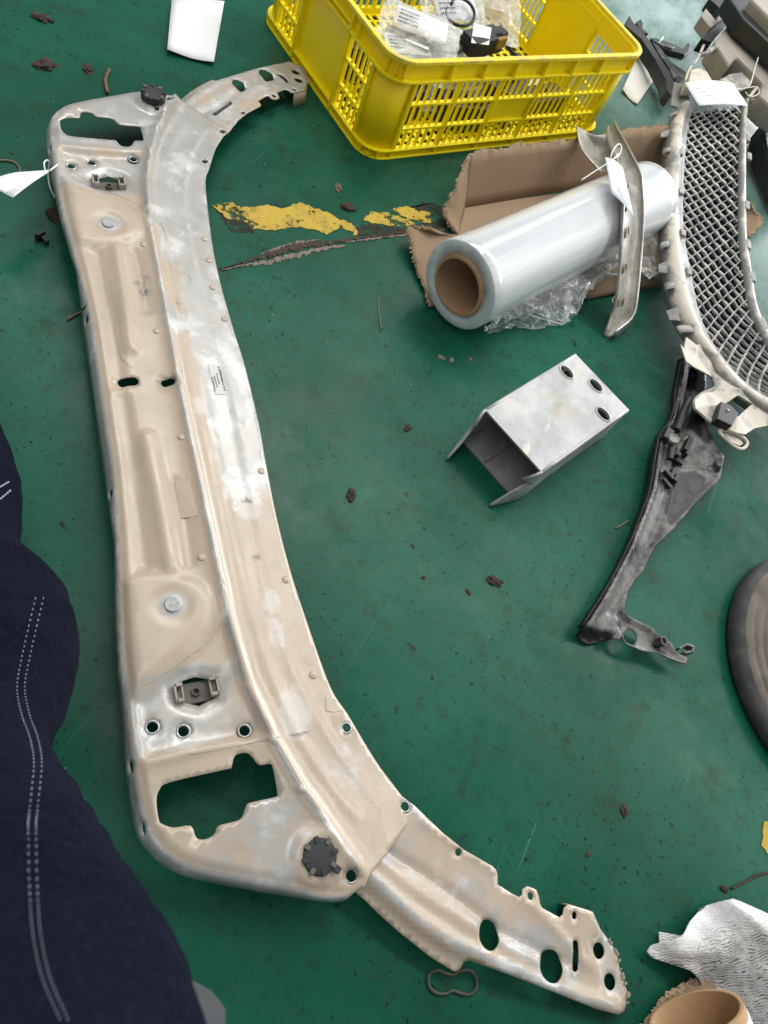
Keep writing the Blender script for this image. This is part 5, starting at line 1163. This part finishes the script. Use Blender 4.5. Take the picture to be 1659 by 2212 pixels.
for y in ys_:
    xc, z = stt(y); c = at(xc, y, z); y2 = y + 10; x2, z2 = stt(y2); t = (at(x2, y2, z2) - c).normalized()
    rv = (c - Vector((0, 0, H_CAM))).normalized(); sd_ = t.cross(rv).normalized(); img = at(xc + 50, y, z) - c
    if sd_.dot(img) < 0: sd_ = -sd_
    fw = sd_.cross(t).normalized()
    depth = float((RM.T @ np.array(c - Vector((0, 0, H_CAM))))[2]); r = (fs(y) - xc) * depth / FOC * .97
    row = []
    for k in range(NR):
        q = 2 * math.pi * k / NR; n = noise.noise(Vector((math.cos(q) * 1.3, math.sin(q) * 1.3, y * .012))) * .05; fd = 1 - abs(noise.noise(Vector((math.cos(q) * 1.1 + y * .002, math.sin(q) * 1.1, y * .013 + math.cos(q) * .9)))) * 3.2; n += .055 * max(fd, 0) ** 2 + .018 * noise.noise(Vector((math.cos(q) * 4, math.sin(q) * 4, y * .03)))
        row.append(c + (sd_ * math.cos(q) * (1 + n * .35) + fw * math.sin(q) * .92 * (1 + n)) * r)
    rows.append(row + [row[0]])
TR = MB().grid(rows).ob('denim_trousers', MAT['denim'], PS, True)
from mathutils.bvhtree import BVHTree
tm = TR.data; bvh = BVHTree.FromPolygons([v.co for v in tm.vertices], [tuple(p.vertices) for p in tm.polygons])
def on_leg(x, y):
    o_ = Vector((0, 0, H_CAM)); d = (at(x, y, 0) - o_).normalized(); h_ = bvh.ray_cast(o_, d)
    return (h_[0], h_[1]) if h_[0] is not None else (None, None)
mb = MB()
S1 = [(76, 1291), (52, 1395), (36, 1482), (46, 1545), (64, 1597), (72, 1655), (62, 1760), (60, 1800), (64, 1944), (72, 2031), (92, 2118), (132, 2211)]
for off in (0, 17):
    P = cr([(x + off, y, 0) for x, y in S1], 18)
    for i in range(0, len(P) - 1, 2 if off == 0 else 2):
        a, na = on_leg(P[i].x, P[i].y); b_, nb_ = on_leg(P[i].x * .38 + P[i + 1].x * .62, P[i].y * .38 + P[i + 1].y * .62)
        if a is None or b_ is None: continue
        n_ = na if na.dot(Vector((0, 0, H_CAM)) - a) > 0 else -na
        mb.tube([a + n_ * .0001, a.lerp(b_, .5) + n_ * .0006, b_ + n_ * .0001], .00034 * min(1.0, (a - Vector((0, 0, H_CAM))).length / .62), 6)
for P in ([(0, 1052), (20, 1040)], [(0, 1078), (24, 1058)]):
    for i in range(5):
        a, na = on_leg(P[0][0] + (P[1][0] - P[0][0]) * i / 5, P[0][1] + (P[1][1] - P[0][1]) * i / 5); b_, nb_ = on_leg(P[0][0] + (P[1][0] - P[0][0]) * (i + .6) / 5, P[0][1] + (P[1][1] - P[0][1]) * (i + .6) / 5)
        if a is not None and b_ is not None: mb.tube([a, b_], .0008, 6)
setp(mb.ob('seam_stitching', MAT['thread'], TR), kind='stuff')
sh = MB(); c = at(-190, 960, .035); sh.tube(cr([c + Vector((-.10, -.05, 0)), c, c + Vector((.03, .03, .0)), c + Vector((.05, .06, -.008))], 5), [.030, .034, .036, .037, .037, .038, .038, .038, .037, .036, .034, .032, .030, .026, .020, .012], 16); sh.ob('shoe', MAT['black'], PS, True)
kn = MB(); kc = [at(250, 2360, .40), at(310, 2372, .40), at(370, 2420, .40)]; kn.tube(cr(kc, 6), [.03, .034, .038, .04, .042, .042, .042, .042, .041, .04, .037, .034, .03], 20); kn.ob('grey_cuff', MAT['greycloth'], PS, True)

# ------------------------------------------------------------------ tag on the panel, left edge
tag_thing('hang_tag', 'white hang tag tied to the front flange of the beige panel at the left edge', [at(-30, 398, .075), at(34, 371, .070), at(113, 366, .064), at(28, 428, .070)], [(.02, .16, .72), (.03, .2, .80), (.05, .2, .88)],
          tie=[at(124, 356, .066), at(108, 368, .066), at(98, 372, .06)], loop=[at(98, 370, .06), at(95, 353, .062), at(101, 346, .058), at(106, 352, .05), at(104, 378, .035), at(108, 404, .025), at(119, 428, .016)], curl=.003)

# ------------------------------------------------------------------ parts beyond the crate
DS = empty('dark_trim_bracket', at(1420, 130, 0), 'dark grey curved plastic trim behind the right corner of the crate', 'car part')
def c9(p): return [(1316.7 + x / 4.846, y / 4.846) for x, y in p]
slabpx('trim_blade', c9([(210, 160), (245, 225), (300, 285), (420, 420), (520, 590), (620, 740), (680, 880), (650, 1000), (605, 940), (590, 830), (480, 620), (330, 400), (165, 260)]), .05, .03, MAT['black'], DS)
withattr(slabpx('trim_web', c9([(440, 430), (520, 480), (640, 640), (820, 770), (800, 830), (700, 880), (640, 740), (540, 580)]), .040, .01, MAT['bracket'], DS), 'dust', -.05)
slabpx('trim_lug', c9([(280, 230), (330, 195), (355, 250), (350, 300), (410, 350), (350, 345), (300, 280)]), .05, .02, MAT['black'], DS)
slabpx('trim_lug', c9([(690, 800), (730, 780), (765, 820), (740, 860), (700, 850)]), .05, .02, MAT['black'], DS)
CS = empty('clip_strip', at(1445, 100, 0), 'small dark clip strip with a white tie beyond the crate corner', 'car part')
slabpx('strip_base', c9([(430, 395), (480, 395), (620, 440), (700, 470), (770, 510), (820, 450), (855, 455), (835, 540), (790, 575), (740, 555), (640, 530), (560, 500), (470, 440)]), .014, .012, MAT['black'], CS)
withattr(slabpx('strip_top', c9([(470, 420), (600, 455), (690, 490), (660, 510), (560, 480)]), .017, .003, MAT['bracket'], CS), 'dust', .05)
MB().tube([at(*c9([(515, 455)])[0], .016), at(*c9([(560, 390)])[0], .022)], .002, 8).ob('white_tie', MAT['nylon'], CS, True)
BU = empty('bumper_trim', at(1640, 60, 0), 'beige and black plastic bumper section in the upper right corner', 'bumper')
slabpx('beige_panel', c9([(1340, 150), (1680, 440), (1990, 720), (1990, 1290), (1700, 1110), (1575, 990), (1612, 870), (1450, 700), (1340, 590), (1262, 682), (1100, 430)]), .13, .05, MAT['beige'], BU, bv=.006)
slabpx('beige_panel', c9([(1480, -20), (2000, 500), (2000, 300), (1900, -200)]), .20, .05, MAT['beige'], BU, bv=.006)
slabpx('black_rail', c9([(1230, -60), (1480, -60), (1720, 220), (2000, 520), (2000, 740), (1660, 430), (1400, 190)]), .175, .04, MAT['black'], BU, bv=.006)
slabpx('black_bracket', c9([(1040, -20), (1260, -20), (1400, 130), (1300, 170), (1180, 290), (1070, 440), (960, 400), (1060, 310), (1150, 230), (1180, 130), (1130, 60)]), .11, .03, MAT['black'], BU)
slabpx('beige_bracket', c9([(960, 165), (1010, 85), (1120, 220), (1160, 130), (1200, 115), (1190, 190), (1060, 290)]), .12, .03, MAT['beige'], BU)
slabpx('black_recess', c9([(1262, 690), (1340, 598), (1450, 706), (1606, 872), (1580, 960), (1420, 830)]), .07, .03, MAT['black'], BU)
o = empty('black_moulding', at(1655, 115 + 460, 0), 'black ribbed moulding cut by the right edge beside the grille', 'car part')
slabpx('moulding_body', [(1650, 262), (1700, 230), (1760, 400), (1700, 420), (1655, 320), (1648, 285)], .06, .05, MAT['black'], o, bv=.006)
slabpx('moulding_rib', [(1652, 285), (1690, 262), (1694, 270), (1655, 293)], .065, .01, MAT['black'], o)

# ------------------------------------------------------------------ small litter on the floor
def lump(label, x, y, r, seed, mat='dirt', name='mud_lump', flat=.55, cat='debris'):
    c = at(x, y, 0); bm = bmesh.new(); bmesh.ops.create_icosphere(bm, subdivisions=3, radius=1)
    for v in bm.verts:
        d = 1 + .55 * noise.noise(v.co * 1.7 + Vector((seed, 0, 0))) + .3 * noise.noise(v.co * 4 + Vector((0, seed, 0)))
        v.co = Vector((v.co.x * d * r * 1.25, v.co.y * d * r * .8, max(v.co.z * d * r * flat, -.0001)))
    bmesh.ops.rotate(bm, verts=bm.verts, cent=(0, 0, 0), matrix=Matrix.Rotation(seed * 1.3, 3, 'Z'))
    for v in bm.verts: v.co += c
    me = bpy.data.meshes.new(name); bm.to_mesh(me); bm.free(); o = link(name, me, MAT[mat]); setp(o, label, cat); return o
for a in [('dark mud lump with crumbly edges near the upper left corner', 97, 143, .014, 1), ('small flat dirt smear right of the upper left mud lump', 190, 150, .009, 2), ('dark lump beside the worn yellow floor paint', 752, 449, .011, 3),
          ('dark crumbly lump on open floor right of the panel middle', 758, 1070, .0075, 4), ('brown lump alone on the floor below the aluminium box', 1068, 1256, .0085, 5), ('small dark clod left of the aluminium box', 880, 925, .006, 6),
          ('tiny dark clod on the floor left of the lone brown lump', 1011, 1279, .0035, 7), ('tiny clod in the open floor below the dark lump', 915, 1248, .0028, 8), ('brown rusty clod by the front flange of the panel', 118, 465, .012, 9),
          ('dark smear of dirt at the upper left edge', 90, 40, .012, 10), ('small brown clod near the curved arm hole', 1348, 1752, .006, 11), ('dark dirt spot at the head of the short floor crack', 1563, 1920, .005, 12), ('round brown spot of dirt above the near arm tip', 1270, 1845, .0035, 13), ('brown clod beside the knee of the trousers', 158, 1388, .006, 14)]: lump(*a)
o = lump('small dry curled leaf near the worn yellow paint', 731, 406, .008, 21, 'leaf', 'dry_leaf', .4, 'leaf')
lump('pale crumb of plaster left of the aluminium box', 952, 772, .0045, 22, 'concrete', 'plaster_crumb', .5, 'debris'); lump('larger pale crumb beside the plaster crumb', 975, 778, .004, 23, 'concrete', 'plaster_crumb', .5); lump('pale crumb nearest the aluminium box', 1016, 776, .003, 24, 'concrete', 'plaster_crumb', .5)
def twig(label, pts, r, mat='wood', name='dry_stalk', cat='twig'):
    o = MB().tube(cr([at(x, y, r + .0005) for x, y in pts], 6), r, 6).ob(name, MAT[mat], None, True); setp(o, label, cat)
twig('thin dry stalk lying upright on the floor below the yellow paint', [(819, 642), (818, 675), (824, 715)], .0009)
twig('curled dry straw at the left edge above the tag', [(-10, 346), (25, 348), (42, 362), (40, 378), (20, 385), (-8, 388)], .0013)
twig('bent brown stalk beyond the far end of the panel', [(236, 150), (228, 172), (232, 200)], .003, 'leaf'); twig('short twig left of the broken notch in the panel flange', [(146, 690), (165, 678), (185, 671)], .0016)
twig('thin twig on the floor right of the trousers', [(285, 1925), (272, 1950), (262, 1980)], .0008); twig('thin brown dirt line running to the right edge', [(1580, 1920), (1610, 1905), (1640, 1890), (1690, 1880)], .0014, 'dirt', 'dirt_streak', 'debris')
twig('pale chip of wood on the floor between box and bracket', [(1331, 1141), (1345, 1133), (1356, 1125)], .0012)
rb = [at(x, y, .0018) for x, y in [(925, 2115), (930, 2102), (945, 2097), (962, 2103), (978, 2106), (995, 2098), (1015, 2098), (1028, 2112), (1028, 2135), (1015, 2148), (995, 2146), (978, 2140), (962, 2147), (942, 2145), (928, 2132)]]
lp = cr(rb, 5, True); o = MB().tube(lp + [lp[0]], .0016, 8).ob('rubber_band', MAT['band'], None, True); setp(o, 'brown rubber band loop lying beside the near curved arm', 'rubber band')
ch = empty('black_clip', at(95, 505, 0), 'small black plastic clip on the floor left of the panel', 'clip')
m = MB(); m.prism([at(x, y, .012) for x, y in [(74, 505), (96, 492), (98, 499), (84, 508)]], (0, 0, -.011)); m.ob('clip_wing', MAT['black'], ch); m = MB(); m.prism([at(x, y, .008) for x, y in [(84, 506), (92, 502), (106, 516), (100, 522)]], (0, 0, -.007)); m.ob('clip_stem', MAT['black'], ch)
